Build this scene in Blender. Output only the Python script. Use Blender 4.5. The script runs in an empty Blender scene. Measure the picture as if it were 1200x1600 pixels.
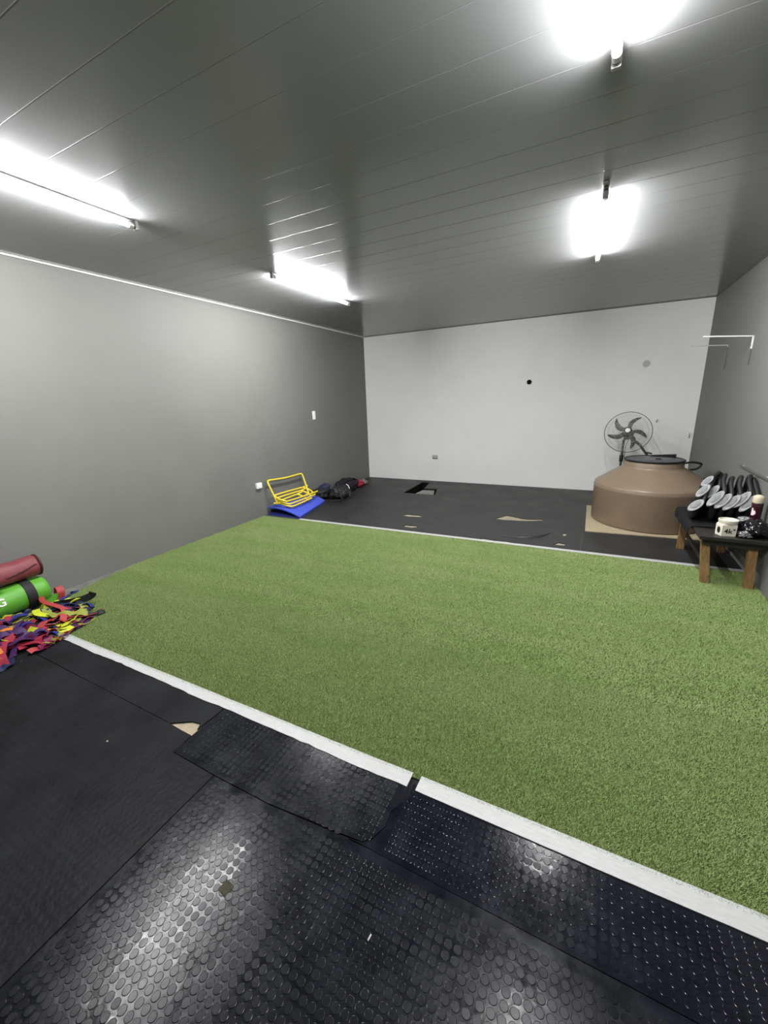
import bpy, bmesh, math, random
import numpy as np
from mathutils import Vector, Matrix, noise

random.seed(11)
S = bpy.context.scene
COL = S.collection
PI = math.pi

# ------------------------------------------------------------------ camera, world, exposure
cam_d = bpy.data.cameras.new('camera')
cam_d.sensor_fit = 'HORIZONTAL'
cam_d.sensor_width = 36.0
cam_d.lens = 631.35 * 36.0 / 1200.0
cam_d.clip_start = 0.02
cam = bpy.data.objects.new('camera', cam_d)
COL.objects.link(cam)
_r = Vector((0.89027592, 0.45412484, -0.03434263))
_u = Vector((-0.09227559, 0.25371469, 0.96286763))
_f = Vector((-0.44597533, 0.85404888, -0.26778072))
_m = Matrix.Identity(4)
for i in range(3):
    _m[i][0], _m[i][1], _m[i][2] = _r[i], _u[i], -_f[i]
_m[2][3] = 1.5
cam.matrix_world = _m
S.camera = cam

w = bpy.data.worlds.new('world')
w.use_nodes = True
w.node_tree.nodes['Background'].inputs[0].default_value = (0, 0, 0, 1)
S.world = w
S.view_settings.view_transform = 'Standard'
S.view_settings.look = 'None'
S.view_settings.gamma = 1.0
S.view_settings.use_curve_mapping = False
S.view_settings.exposure = 0.0
TUBE_STRENGTH = 595.0

# room dimensions (metres)
XL, XR, YB, YF, ZC = -3.9893, 1.2325, 7.0648, -1.75, 2.6324


# ------------------------------------------------------------------ materials
def lin(c):
    return tuple(((v / 255) / 12.92 if v / 255 <= 0.04045 else ((v / 255 + 0.055) / 1.055) ** 2.4) for v in c)


def mat(name, col, rough=0.5, spec=0.5, metal=0.0, var=0.0, vscale=6.0, bump=0.0, bscale=60.0,
        coat=0.0, coat_rough=0.1, rvar=0.0, var_col=None, stretch=None, detail=4.0):
    m = bpy.data.materials.new(name)
    m.use_nodes = True
    nt = m.node_tree
    b = nt.nodes['Principled BSDF']
    b.inputs['Base Color'].default_value = (*col, 1)
    b.inputs['Roughness'].default_value = rough
    b.inputs['Specular IOR Level'].default_value = spec
    b.inputs['Metallic'].default_value = metal
    b.inputs['Coat Weight'].default_value = coat
    b.inputs['Coat Roughness'].default_value = coat_rough
    geo = nt.nodes.new('ShaderNodeNewGeometry')
    vec = geo.outputs['Position']
    if stretch:
        mp = nt.nodes.new('ShaderNodeMapping')
        mp.inputs['Scale'].default_value = stretch
        nt.links.new(vec, mp.inputs['Vector'])
        vec = mp.outputs['Vector']
    if var > 0 or rvar > 0:
        n = nt.nodes.new('ShaderNodeTexNoise')
        n.inputs['Scale'].default_value = vscale
        n.inputs['Detail'].default_value = detail
        n.inputs['Roughness'].default_value = 0.6
        nt.links.new(vec, n.inputs['Vector'])
        if var > 0:
            ramp = nt.nodes.new('ShaderNodeValToRGB')
            lo = tuple(max(0, c * (1 - var)) for c in col)
            hi = tuple(min(1, c * (1 + var)) for c in (var_col or col))
            ramp.color_ramp.elements[0].color = (*lo, 1)
            ramp.color_ramp.elements[1].color = (*hi, 1)
            ramp.color_ramp.elements[0].position = 0.3
            ramp.color_ramp.elements[1].position = 0.7
            nt.links.new(n.outputs['Fac'], ramp.inputs['Fac'])
            nt.links.new(ramp.outputs['Color'], b.inputs['Base Color'])
        if rvar > 0:
            mr = nt.nodes.new('ShaderNodeMapRange')
            mr.inputs['From Min'].default_value = 0.3
            mr.inputs['From Max'].default_value = 0.7
            mr.inputs['To Min'].default_value = max(0.02, rough - rvar)
            mr.inputs['To Max'].default_value = min(1, rough + rvar)
            nt.links.new(n.outputs['Fac'], mr.inputs['Value'])
            nt.links.new(mr.outputs['Result'], b.inputs['Roughness'])
    if bump > 0:
        n2 = nt.nodes.new('ShaderNodeTexNoise')
        n2.inputs['Scale'].default_value = bscale
        n2.inputs['Detail'].default_value = 5
        nt.links.new(geo.outputs['Position'], n2.inputs['Vector'])
        bp = nt.nodes.new('ShaderNodeBump')
        bp.inputs['Strength'].default_value = bump
        bp.inputs['Distance'].default_value = 0.01
        nt.links.new(n2.outputs['Fac'], bp.inputs['Height'])
        nt.links.new(bp.outputs['Normal'], b.inputs['Normal'])
    return m


def emit_mat(name, col, strength):
    m = bpy.data.materials.new(name)
    m.use_nodes = True
    nt = m.node_tree
    b = nt.nodes['Principled BSDF']
    b.inputs['Base Color'].default_value = (0.9, 0.9, 0.9, 1)
    b.inputs['Emission Color'].default_value = (*col, 1)
    b.inputs['Emission Strength'].default_value = strength
    return m


M = {}
M['wall_grey'] = mat('grey_wall_paint', (0.142, 0.142, 0.133), 0.62, 0.35, var=0.05, vscale=1.6, bump=0.06, bscale=38, rvar=0.05)
M['wall_white'] = mat('white_wall_paint', (0.85, 0.85, 0.83), 0.6, 0.3, var=0.035, vscale=1.3, bump=0.06, bscale=30)
M['ceiling'] = mat('pvc_ceiling', (0.215, 0.22, 0.222), 0.19, 0.5, var=0.03, vscale=0.8, rvar=0.03)
M['pvc_trim'] = mat('pvc_trim', (0.62, 0.62, 0.60), 0.4)
M['subfloor'] = mat('tan_subfloor', (0.30, 0.255, 0.18), 0.85, 0.2, var=0.2, vscale=14, bump=0.2)
M['concrete'] = mat('grey_concrete', (0.13, 0.13, 0.12), 0.9, 0.2, var=0.2, vscale=12, bump=0.3)
M['rubber'] = mat('black_rubber', (0.0055, 0.0062, 0.0092), 0.215, 0.185, var=0.35, vscale=11, rvar=0.07, bump=0.28, bscale=9)
M['rubber_stud'] = mat('black_rubber_studs', (0.0058, 0.0065, 0.0095), 0.255, 0.17, var=0.35, vscale=9, rvar=0.07)
M['rubber_gloss'] = mat('glossy_black_rubber', (0.0045, 0.0052, 0.0085), 0.165, 0.22, var=0.35, vscale=11, rvar=0.05, bump=0.28, bscale=9)
M['rubber_gloss_stud'] = mat('glossy_black_studs', (0.0048, 0.0055, 0.0088), 0.185, 0.22, var=0.35, vscale=9, rvar=0.05)
M['rubber_dusty'] = mat('dusty_black_rubber', (0.0125, 0.0130, 0.0145), 0.42, 0.05, var=0.3, vscale=4, rvar=0.06, bump=0.25, bscale=45)
M['rubber_back'] = mat('worn_black_rubber', (0.021, 0.021, 0.0215), 0.5, 0.38, var=0.25, vscale=2.5, rvar=0.08, bump=0.15, bscale=25)
M['stripe'] = mat('white_floor_paint', (0.375, 0.38, 0.375), 0.55, 0.3, var=0.08, vscale=22, bump=0.1, stretch=(1, 6, 1))
M['turf_back'] = mat('turf_backing', (0.05, 0.07, 0.022), 0.9, 0.1)
M['gap_black'] = mat('black_underlay', (0.012, 0.012, 0.013), 0.8, 0.1)  # black of the added sheet that darkens the mat gaps
M['tape_dark'] = mat('dark_seam_tape', (0.05, 0.055, 0.05), 0.6)
M['tank'] = mat('brown_tank_plastic', (0.200, 0.145, 0.099), 0.36, 0.42, var=0.06, vscale=5, rvar=0.05)
M['tank_lid'] = mat('dark_grey_lid', (0.06, 0.065, 0.075), 0.38, 0.5, var=0.2, vscale=8)
M['black'] = mat('black_plastic', (0.008, 0.008, 0.009), 0.4, 0.45)
M['black_cloth'] = mat('black_cloth', (0.004, 0.004, 0.005), 0.8, 0.25, var=0.3, vscale=20)
M['black_foam'] = mat('black_foam', (0.012, 0.012, 0.013), 0.55, 0.4)
M['black_glossy'] = mat('glossy_black_film', (0.004, 0.004, 0.006), 0.12, 0.6, bump=0.35, bscale=28)
M['board'] = mat('tan_board', (0.36, 0.30, 0.20), 0.8, 0.2, var=0.12, vscale=8, stretch=(1, 6, 1))
M['wood'] = mat('bench_wood', (0.23, 0.135, 0.055), 0.6, 0.3, var=0.4, vscale=14, stretch=(6, 6, 0.8))
M['wood_dark'] = mat('dark_bench_top', (0.022, 0.02, 0.018), 0.45, 0.4, var=0.3, vscale=10)
M['fan_grey'] = mat('fan_dark_plastic', (0.06, 0.06, 0.055), 0.4)
M['fan_wire'] = mat('fan_wire', (0.42, 0.42, 0.40), 0.4, 0.5)
M['fan_rim'] = mat('fan_rim', (0.07, 0.07, 0.065), 0.4)
M['white_badge'] = mat('white_plastic', (0.78, 0.78, 0.76), 0.35)
M['fixture_white'] = mat('bracket_white', (0.75, 0.75, 0.73), 0.4)
M['bracket_grey'] = mat('bracket_grey', (0.42, 0.42, 0.40), 0.45)
M['bracket_dark'] = mat('bracket_dark', (0.09, 0.09, 0.085), 0.5)
M['socket_grey'] = mat('socket_grey', (0.42, 0.42, 0.41), 0.5)
M['socket_slot'] = mat('socket_slot', (0.10, 0.10, 0.10), 0.5)
M['hole'] = mat('hole_dark', (0.006, 0.006, 0.006), 0.8, 0.1)
M['patch'] = mat('plaster_patch', (0.52, 0.52, 0.505), 0.7, 0.2)
M['oval'] = mat('pale_grey_pad', (0.30, 0.305, 0.31), 0.6, 0.3, var=0.06, vscale=30)
M['oval_in'] = mat('mid_grey_pad', (0.205, 0.21, 0.215), 0.65, 0.3, var=0.1, vscale=40)
M['maroon_bottle'] = mat('maroon_bottle', (0.032, 0.0035, 0.011), 0.3, 0.5)
M['beige_cap'] = mat('beige_cap', (0.52, 0.46, 0.32), 0.4)
M['pink_white'] = mat('pale_label', (0.72, 0.62, 0.66), 0.4)
M['cup'] = mat('cream_ceramic', (0.66, 0.63, 0.53), 0.3, 0.5)
M['cup_ink'] = mat('black_ink', (0.012, 0.012, 0.01), 0.5)
M['clear_film'] = mat('grey_shiny_film', (0.17, 0.17, 0.175), 0.14, 0.8, bump=0.5, bscale=35)
M['yellow_tube'] = mat('yellow_plastic', (0.72, 0.56, 0.035), 0.35, 0.5)
M['blue_mat'] = mat('blue_foam', (0.055, 0.085, 0.50), 0.6, 0.3, var=0.06, vscale=9)
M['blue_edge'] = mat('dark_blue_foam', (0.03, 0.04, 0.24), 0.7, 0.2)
M['bag_black'] = mat('black_nylon', (0.014, 0.015, 0.016), 0.6, 0.35, var=0.4, vscale=18, bump=0.6, bscale=22)
M['bag_navy'] = mat('navy_nylon', (0.02, 0.022, 0.06), 0.65, 0.3, var=0.3, vscale=18, bump=0.5, bscale=22)
M['bag_purple_black'] = mat('purple_black_cloth', (0.014, 0.009, 0.018), 0.7, 0.3, var=0.3, vscale=18, bump=0.5, bscale=25)
M['red_pouch'] = mat('crimson_cloth', (0.36, 0.022, 0.055), 0.6, 0.3, var=0.15, vscale=20, bump=0.4)
M['pale_cloth'] = mat('pale_brown_cloth', (0.20, 0.15, 0.13), 0.7, 0.3, var=0.2, vscale=20, bump=0.4)
M['maroon_bag'] = mat('dusty_red_vinyl', (0.17, 0.036, 0.042), 0.5, 0.35, var=0.12, vscale=9, bump=0.35, bscale=14)
M['maroon_dark'] = mat('dark_red_seam', (0.05, 0.008, 0.012), 0.6, 0.3)
M['green_bag'] = mat('lime_green_vinyl', (0.085, 0.285, 0.028), 0.42, 0.4, var=0.08, vscale=9, bump=0.3, bscale=14)
M['web_black'] = mat('black_webbing', (0.012, 0.012, 0.013), 0.65, 0.3)
M['letter'] = mat('white_print', (0.8, 0.82, 0.78), 0.5)
M['metal_end'] = mat('tube_end_cap', (0.55, 0.55, 0.53), 0.35, 0.5, metal=0.3)
M['holder'] = mat('lamp_holder', (0.30, 0.30, 0.28), 0.4, 0.5)
M['holder_dark'] = mat('lamp_holder_dark', (0.06, 0.06, 0.055), 0.5)
M['tube_glow_shield'] = mat('tube_glow_shield', (0.75, 0.75, 0.74), 0.5)  # for the unlit strip added against ceiling glow
M['tube'] = emit_mat('lit_tube', (1.0, 1.0, 1.0), TUBE_STRENGTH)


def turf_mat():
    m = bpy.data.materials.new('turf_pile')
    m.use_nodes = True
    nt = m.node_tree
    b = nt.nodes['Principled BSDF']
    b.inputs['Roughness'].default_value = 0.6
    b.inputs['Specular IOR Level'].default_value = 0.25
    geo = nt.nodes.new('ShaderNodeNewGeometry')
    cols = [(0.176, 0.250, 0.070), (0.228, 0.296, 0.106)]
    mp = nt.nodes.new('ShaderNodeMapping')
    mp.inputs['Scale'].default_value = (0.7, 2.6, 1)
    nt.links.new(geo.outputs['Position'], mp.inputs['Vector'])
    n = nt.nodes.new('ShaderNodeTexNoise')
    n.inputs['Scale'].default_value = 1.5
    n.inputs['Detail'].default_value = 7
    n.inputs['Roughness'].default_value = 0.65
    nt.links.new(mp.outputs['Vector'], n.inputs['Vector'])
    r = nt.nodes.new('ShaderNodeValToRGB')
    r.color_ramp.elements[0].color = (*cols[0], 1)
    r.color_ramp.elements[1].color = (*cols[1], 1)
    r.color_ramp.elements[0].position = 0.33
    r.color_ramp.elements[1].position = 0.67
    nt.links.new(n.outputs['Fac'], r.inputs['Fac'])
    n2 = nt.nodes.new('ShaderNodeTexNoise')
    n2.inputs['Scale'].default_value = 190
    n2.inputs['Detail'].default_value = 2
    nt.links.new(geo.outputs['Position'], n2.inputs['Vector'])
    mr = nt.nodes.new('ShaderNodeMapRange')
    mr.inputs['From Min'].default_value = 0.3
    mr.inputs['From Max'].default_value = 0.7
    mr.inputs['To Min'].default_value = 0.84
    mr.inputs['To Max'].default_value = 1.16
    nt.links.new(n2.outputs['Fac'], mr.inputs['Value'])
    mx = nt.nodes.new('ShaderNodeMix')
    mx.data_type = 'RGBA'
    mx.blend_type = 'MULTIPLY'
    mx.inputs['Factor'].default_value = 1
    nt.links.new(r.outputs['Color'], mx.inputs['A'])
    nt.links.new(mr.outputs['Result'], mx.inputs['B'])
    nt.links.new(mx.outputs['Result'], b.inputs['Base Color'])
    # soft fibres: shade blades closer to the lie of the carpet than to each flat sliver
    vm = nt.nodes.new('ShaderNodeMix')
    vm.data_type = 'VECTOR'
    vm.inputs[0].default_value = 0.45
    nt.links.new(geo.outputs['Normal'], vm.inputs[4])
    vm.inputs[5].default_value = (0, 0, 1)
    nz = nt.nodes.new('ShaderNodeVectorMath')
    nz.operation = 'NORMALIZE'
    nt.links.new(vm.outputs[1], nz.inputs[0])
    nt.links.new(nz.outputs[0], b.inputs['Normal'])
    return m


M['turf'] = turf_mat()


# ------------------------------------------------------------------ helpers
def obj(name, bm, m, parent=None, smooth=False, sharp=35):
    me = bpy.data.meshes.new(name)
    if smooth:
        bm.normal_update()
        for f in bm.faces:
            f.smooth = True
        for e in bm.edges:
            if len(e.link_faces) == 2 and e.calc_face_angle(0) > math.radians(sharp):
                e.smooth = False
    if parent is not None:                      # shapes are written in room coordinates
        inv = parent['_inv'] if '_inv' in parent else None
        off = ROOT_OFF.get(parent.name, Vector((0, 0, 0)))
        bmesh.ops.translate(bm, verts=bm.verts, vec=-off)
    bm.to_mesh(me)
    bm.free()
    for mm in (m if isinstance(m, (list, tuple)) else [m]):
        me.materials.append(mm)
    o = bpy.data.objects.new(name, me)
    COL.objects.link(o)
    if parent is not None:
        o.parent = parent
        ROOT_OFF[o.name] = ROOT_OFF.get(parent.name, Vector((0, 0, 0)))
    else:
        ROOT_OFF[o.name] = Vector((0, 0, 0))
    return o


ROOT_OFF = {}


def thing(name, label, cat, loc, group=None):
    o = bpy.data.objects.new(name, None)
    o.empty_display_size = 0.05
    COL.objects.link(o)
    o.location = loc
    ROOT_OFF[o.name] = Vector(loc)
    o['label'] = label
    o['category'] = cat
    if group:
        o['group'] = group
    return o


def tag(o, label, cat, group=None):
    o['label'] = label
    o['category'] = cat
    if group:
        o['group'] = group
    return o


def struct(o, label=None):
    o['kind'] = 'structure'
    if label:
        o['label'] = label
        o['category'] = o.name.split('_')[0]
    return o


def box(bm, x0, x1, y0, y1, z0, z1, bev=0.0, mi=0):
    vs = [bm.verts.new((x, y, z)) for z in (z0, z1) for y in (y0, y1) for x in (x0, x1)]
    fs = [(0, 2, 3, 1), (4, 5, 7, 6), (0, 1, 5, 4), (2, 6, 7, 3), (0, 4, 6, 2), (1, 3, 7, 5)]
    faces = [bm.faces.new([vs[i] for i in f]) for f in fs]
    for f in faces:
        f.material_index = mi
    if bev > 0:
        es = list({e for f in faces for e in f.edges})
        bmesh.ops.bevel(bm, geom=es, offset=bev, segments=2, affect='EDGES', profile=0.6)
    return vs


def hexbox(bm, pts):
    """eight corners: bottom four (ccw), top four (ccw)"""
    v = [bm.verts.new(p) for p in pts]
    for f in ((3, 2, 1, 0), (4, 5, 6, 7), (0, 1, 5, 4), (1, 2, 6, 5), (2, 3, 7, 6), (3, 0, 4, 7)):
        bm.faces.new([v[i] for i in f])
    return v


def smooth_path(pts, n=6, closed=False):
    P = [Vector(p) for p in pts]
    out = []
    N = len(P)
    segs = N if closed else N - 1
    for i in range(segs):
        if closed:
            p0, p1, p2, p3 = P[(i - 1) % N], P[i], P[(i + 1) % N], P[(i + 2) % N]
        else:
            p0, p1, p2, p3 = P[max(i - 1, 0)], P[i], P[i + 1], P[min(i + 2, N - 1)]
        for k in range(n):
            t = k / n
            out.append(0.5 * ((2 * p1) + (p2 - p0) * t + (2 * p0 - 5 * p1 + 4 * p2 - p3) * t * t
                              + (3 * p1 - p0 - 3 * p2 + p3) * t ** 3))
    if not closed:
        out.append(P[-1])
    return out


def tube(bm, pts, r, seg=8, closed=False, caps=True, rfun=None):
    P = [Vector(p) for p in pts]
    N = len(P)
    rings = []
    t0 = (P[1] - P[0]).normalized()
    a = Vector((0, 0, 1)) if abs(t0.z) < 0.9 else Vector((1, 0, 0))
    n = t0.cross(a).normalized()
    for i in range(N):
        if closed:
            t = (P[(i + 1) % N] - P[(i - 1) % N]).normalized()
        else:
            t = (P[min(i + 1, N - 1)] - P[max(i - 1, 0)]).normalized()
        n = (n - t * n.dot(t))
        n = n.normalized() if n.length > 1e-6 else t.orthogonal().normalized()
        b = t.cross(n)
        rr = rfun(i / max(1, N - 1)) if rfun else r
        rings.append([bm.verts.new(P[i] + (n * math.cos(2 * PI * k / seg) + b * math.sin(2 * PI * k / seg)) * rr) for k in range(seg)])
    M_ = N if closed else N - 1
    for i in range(M_):
        A, B = rings[i], rings[(i + 1) % N]
        for k in range(seg):
            bm.faces.new((A[k], A[(k + 1) % seg], B[(k + 1) % seg], B[k]))
    if caps and not closed:
        bm.faces.new(rings[0][::-1])
        bm.faces.new(rings[-1])


def lathe(bm, prof, c=(0, 0, 0), seg=48, mtx=None, cap_top=False, cap_bot=False):
    rings = []
    for (r, z) in prof:
        ring = []
        for k in range(seg):
            p = Vector((r * math.cos(2 * PI * k / seg), r * math.sin(2 * PI * k / seg), z))
            if mtx is not None:
                p = mtx @ p
            ring.append(bm.verts.new(p + Vector(c)))
        rings.append(ring)
    for i in range(len(rings) - 1):
        for k in range(seg):
            bm.faces.new((rings[i][k], rings[i][(k + 1) % seg], rings[i + 1][(k + 1) % seg], rings[i + 1][k]))
    if cap_top:
        bm.faces.new(rings[-1])
    if cap_bot:
        bm.faces.new(rings[0][::-1])
    return rings


def slab(bm, outer, holes, z0, z1):
    """flat sheet with side walls; outer loop ccw, holes any order"""
    edges = []
    for loop in [outer] + list(holes):
        vs = [bm.verts.new((p[0], p[1], z1)) for p in loop]
        vb = [bm.verts.new((p[0], p[1], z0)) for p in loop]
        n = len(vs)
        for i in range(n):
            edges.append(bm.edges.new((vs[i], vs[(i + 1) % n])))
        for i in range(n):
            j = (i + 1) % n
            bm.faces.new((vs[j], vs[i], vb[i], vb[j]))
    bmesh.ops.triangle_fill(bm, use_beauty=True, use_dissolve=False, edges=edges, normal=(0, 0, 1))
    bmesh.ops.recalc_face_normals(bm, faces=bm.faces)


def blob(bm, c, size, seed=0, amp=0.12, freq=2.2, sub=3, mtx=None, flat=True, power=1.0):
    r = bmesh.ops.create_icosphere(bm, subdivisions=sub, radius=1.0)
    for v in r['verts']:
        p = v.co.copy()
        if power != 1.0:
            p = Vector([math.copysign(abs(q) ** power, q) for q in p])
        d = 1 + amp * noise.noise(v.co * freq + Vector((seed * 7.1, seed * 3.3, seed))) + 0.5 * amp * noise.noise(v.co * freq * 2.7 + Vector((seed, 0, 9)))
        p = Vector((p.x * size[0], p.y * size[1], p.z * size[2])) * d
        if mtx is not None:
            p = mtx @ p
        v.co = p + Vector(c)
        if flat and v.co.z < 0.002:
            v.co.z = 0.002


def ribbon(bm, path, width, thick=0.0, up=None, twist=None, mi=0):
    P = [Vector(p) for p in path]
    N = len(P)
    L, R = [], []
    for i in range(N):
        t = (P[min(i + 1, N - 1)] - P[max(i - 1, 0)]).normalized()
        s = t.cross(up or Vector((0, 0, 1)))
        s = s.normalized() if s.length > 1e-4 else Vector((1, 0, 0))
        if twist:
            s = Matrix.Rotation(twist(i / (N - 1)), 3, t) @ s
        L.append(P[i] - s * width / 2)
        R.append(P[i] + s * width / 2)
    if thick <= 0:
        a = [bm.verts.new(p) for p in L]
        b = [bm.verts.new(p) for p in R]
        for i in range(N - 1):
            f = bm.faces.new((a[i], b[i], b[i + 1], a[i + 1]))
            f.material_index = mi
    else:
        rows = []
        for i in range(N):
            t = (P[min(i + 1, N - 1)] - P[max(i - 1, 0)]).normalized()
            s = (R[i] - L[i]).normalized()
            n = s.cross(t).normalized() * thick / 2
            rows.append([bm.verts.new(q) for q in (L[i] - n, R[i] - n, R[i] + n, L[i] + n)])
        for i in range(N - 1):
            for k in range(4):
                f = bm.faces.new((rows[i][k], rows[i][(k + 1) % 4], rows[i + 1][(k + 1) % 4], rows[i + 1][k]))
                f.material_index = mi
        bm.faces.new(rows[0][::-1]).material_index = mi
        bm.faces.new(rows[-1]).material_index = mi


def text_verts(s, size):
    """mesh of a word, flat in x/y, centred"""
    cu = bpy.data.curves.new('lettering', 'FONT')
    cu.body = s
    cu.size = size
    cu.align_x = 'CENTER'
    cu.align_y = 'CENTER'
    cu.offset = size * 0.02
    o = bpy.data.objects.new('lettering', cu)
    COL.objects.link(o)
    dg = bpy.context.evaluated_depsgraph_get()
    me = bpy.data.meshes.new_from_object(o.evaluated_get(dg))
    bpy.data.objects.remove(o)
    bpy.data.curves.remove(cu)
    bm = bmesh.new()
    bm.from_mesh(me)
    bpy.data.meshes.remove(me)
    return bm


# ------------------------------------------------------------------ room shell
TH = 0.15
bm = bmesh.new(); box(bm, XL - TH, XL, YF - TH, YB + TH, -0.3, ZC + 0.1)
struct(obj('wall_left', bm, M['wall_grey']), 'long smooth grey painted wall beside the turf and green bag')
bm = bmesh.new(); box(bm, XR, XR + TH, YF - TH, YB + TH, -0.3, ZC + 0.1)
struct(obj('wall_right', bm, M['wall_grey']), 'dark grey painted wall with two shelf brackets behind the bench')
bm = bmesh.new(); box(bm, XL, XR, YB, YB + TH, -0.3, ZC + 0.1)
struct(obj('wall_back', bm, M['wall_white']), 'white painted end wall behind the brown tank')
bm = bmesh.new(); box(bm, XL, XR, YF - TH, YF, -0.3, ZC + 0.1)
struct(obj('wall_front', bm, M['wall_grey']), 'grey painted wall opposite the white end wall')

# floor slab with a shallow pit
PIT = [(-2.74, 5.95), (-2.19, 5.985), (-2.31, 6.42), (-2.53, 6.38), (-2.62, 6.88), (-2.77, 6.90)]
bm = bmesh.new()
slab(bm, [(XL, YF), (XR, YF), (XR, YB), (XL, YB)], [PIT], -0.28, -0.008)
fl = struct(obj('floor', bm, M['subfloor']), 'tan bare subfloor under the mats and turf')
bm = bmesh.new(); box(bm, -2.95, -2.1, 5.8, 7.0, -0.22, -0.20)
obj('pit_bottom', bm, M['hole'], fl)  # black stands for the shade down in the pit
bm = bmesh.new()
rows = [[bm.verts.new((x + (-2.5 - x) * 0.004, y + (6.3 - y) * 0.004, z)) for x, y in PIT] for z in (-0.2, -0.0085)]
for i in range(6):
    j = (i + 1) % 6
    bm.faces.new((rows[0][j], rows[0][i], rows[1][i], rows[1][j]))
obj('pit_shade', bm, M['hole'], fl)  # black inset walls added as the shade on the pit sides
bm = bmesh.new()
hexbox(bm, [(-2.58, 6.0, -0.2), (-2.235, 6.02, -0.2), (-2.34, 6.36, -0.2), (-2.54, 6.33, -0.2),
            (-2.58, 6.0, -0.030), (-2.235, 6.02, -0.026), (-2.34, 6.36, -0.020), (-2.54, 6.33, -0.020)])
tag(obj('concrete_block', bm, mat('pale_block', (0.23, 0.23, 0.21), 0.85, 0.2, var=0.15, vscale=12, bump=0.2)), 'flat grey block lying in the pit cut into the black floor', 'block')

bm = bmesh.new()
slab(bm, [(XL, 1.19), (-3.79, 1.18), (-3.79, 1.44), (-3.95, 2.21), (XL, 2.3)], [], -0.0079, -0.004)
ce = obj('concrete_edge', bm, M['concrete'])
ce.parent = fl
# ceiling: backing and PVC planks running across the room
bm = bmesh.new(); box(bm, XL, XR, YF, YB, ZC + 0.012, ZC + 0.1)
ceil = struct(obj('ceiling', bm, M['ceiling']), 'glossy grey plank ceiling with four tube lamps')
PW = 0.2175


def plank_mesh(y0, y1):
    bm = bmesh.new()
    prof = [(y0 + 0.0001, ZC + 0.012), (y0 + 0.0001, ZC + 0.0008), (y0 + 0.0012, ZC + 0.0004), (y0 + 0.0035, ZC),
            (y1 - 0.0035, ZC), (y1 - 0.0012, ZC + 0.0004), (y1 - 0.0001, ZC + 0.0008), (y1 - 0.0001, ZC + 0.012)]
    a = [bm.verts.new((XL, y, z)) for y, z in prof]
    b = [bm.verts.new((XR, y, z)) for y, z in prof]
    for i in range(len(prof) - 1):
        bm.faces.new((a[i], a[i + 1], b[i + 1], b[i]))
    bmesh.ops.recalc_face_normals(bm, faces=bm.faces)
    for f in bm.faces:
        if f.calc_center_median().z < ZC + 0.011 and f.normal.z > 0:
            f.normal_flip()
    return bm


y = 1.75 - 16 * PW
first = None
k = 0
while y < YB - 0.01:
    y1 = min(y + PW, YB)
    y0 = max(y, YF)
    if first is None or y1 - y < PW - 1e-4 or y0 > y:
        o = obj('panel', plank_mesh(y0, y1), M['ceiling'], ceil)
        if y1 - y0 > PW - 1e-4:
            first = (o, y0)
    else:
        o = first[0].copy(); COL.objects.link(o); o.parent = ceil
        o.location.y = y - first[1]
    y += PW

# edge trims at the ceiling
bm = bmesh.new(); box(bm, XL, XL + 0.016, YF, YB, ZC - 0.014, ZC - 0.001, 0.003)
struct(obj('trim_1', bm, M['pvc_trim']))
bm = bmesh.new(); box(bm, XL + 0.016, XR - 0.012, YB - 0.010, YB, ZC - 0.009, ZC - 0.001, 0.002)
struct(obj('trim_2', bm, M['ceiling']))
bm = bmesh.new(); box(bm, XR - 0.010, XR, YF, YB, ZC - 0.012, ZC - 0.001, 0.003)
struct(obj('trim_3', bm, M['bracket_dark']))

# ------------------------------------------------------------------ turf
YT0L, YT0R = 1.168, 1.212      # near edge of the turf (left, right)
XT0, XT1 = -3.975, XR - 0.004


def turf_y0(x): return YT0L + (YT0R - YT0L) * (x - XL) / (XR - XL)
def turf_y1(x): return 4.03 + 0.02 * (x - XL)
def turf_x0(y):                # the edge curls away from the wall near the bags
    if y < 1.42: return -3.80
    if y < 2.2: return -3.80 - 0.175 * (y - 1.42) / 0.78
    return XT0


lefts = [1.168, 1.30, 1.42, 1.55, 1.66, 1.8, 2.0, 2.2]
outer = [(turf_x0(1.2), turf_y0(-3.8)), (XT1, turf_y0(XT1)), (XT1, turf_y1(XT1)), (XT0, turf_y1(XT0))]
outer += [(turf_x0(v) + 0.006 * math.sin(v * 31), v) for v in lefts[::-1][:-1]]
bm = bmesh.new(); slab(bm, outer, [], -0.0075, 0.0)
turf = obj('artificial_turf', bm, M['turf_back'])
tag(turf, 'wide green artificial turf lane between the two white lines', 'turf')

rng = np.random.default_rng(5)
dens = lambda yy: 125000 if yy < 2.1 else (80000 if yy < 3.0 else 78000)
PX, PY = [], []
for ya, yb in ((1.16, 2.1), (2.1, 3.0), (3.0, 4.16)):
    n = int((XT1 - XT0) * (yb - ya) * dens((ya + yb) / 2))
    px = rng.uniform(XT0, XT1, n); py = rng.uniform(ya, yb, n)
    y0 = YT0L + (YT0R - YT0L) * (px - XL) / (XR - XL)
    y1 = 4.03 + 0.02 * (px - XL)
    x0 = np.where(py < 1.42, -3.80, np.where(py < 2.2, -3.80 - 0.175 * (py - 1.42) / 0.78, XT0)) + 0.006 * np.sin(py * 31)
    ok = (py > y0 + 0.001) & (py < y1 - 0.002) & (px > x0)
    PX.append(px[ok]); PY.append(py[ok])
px = np.concatenate(PX); py = np.concatenate(PY); n = len(px)
h = np.where(py < 2.4, rng.uniform(0.0050, 0.0090, n), rng.uniform(0.006, 0.0110, n))
wd = np.where(py < 2.1, 0.00115, np.where(py < 3.0, 0.0022, 0.003))
a = rng.uniform(0, 2 * np.pi, n)
lean = rng.uniform(0.1, 1.0, n) * h
la = rng.normal(0.6, 1.3, n)
V = np.zeros((n, 3, 3), np.float32)
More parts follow.
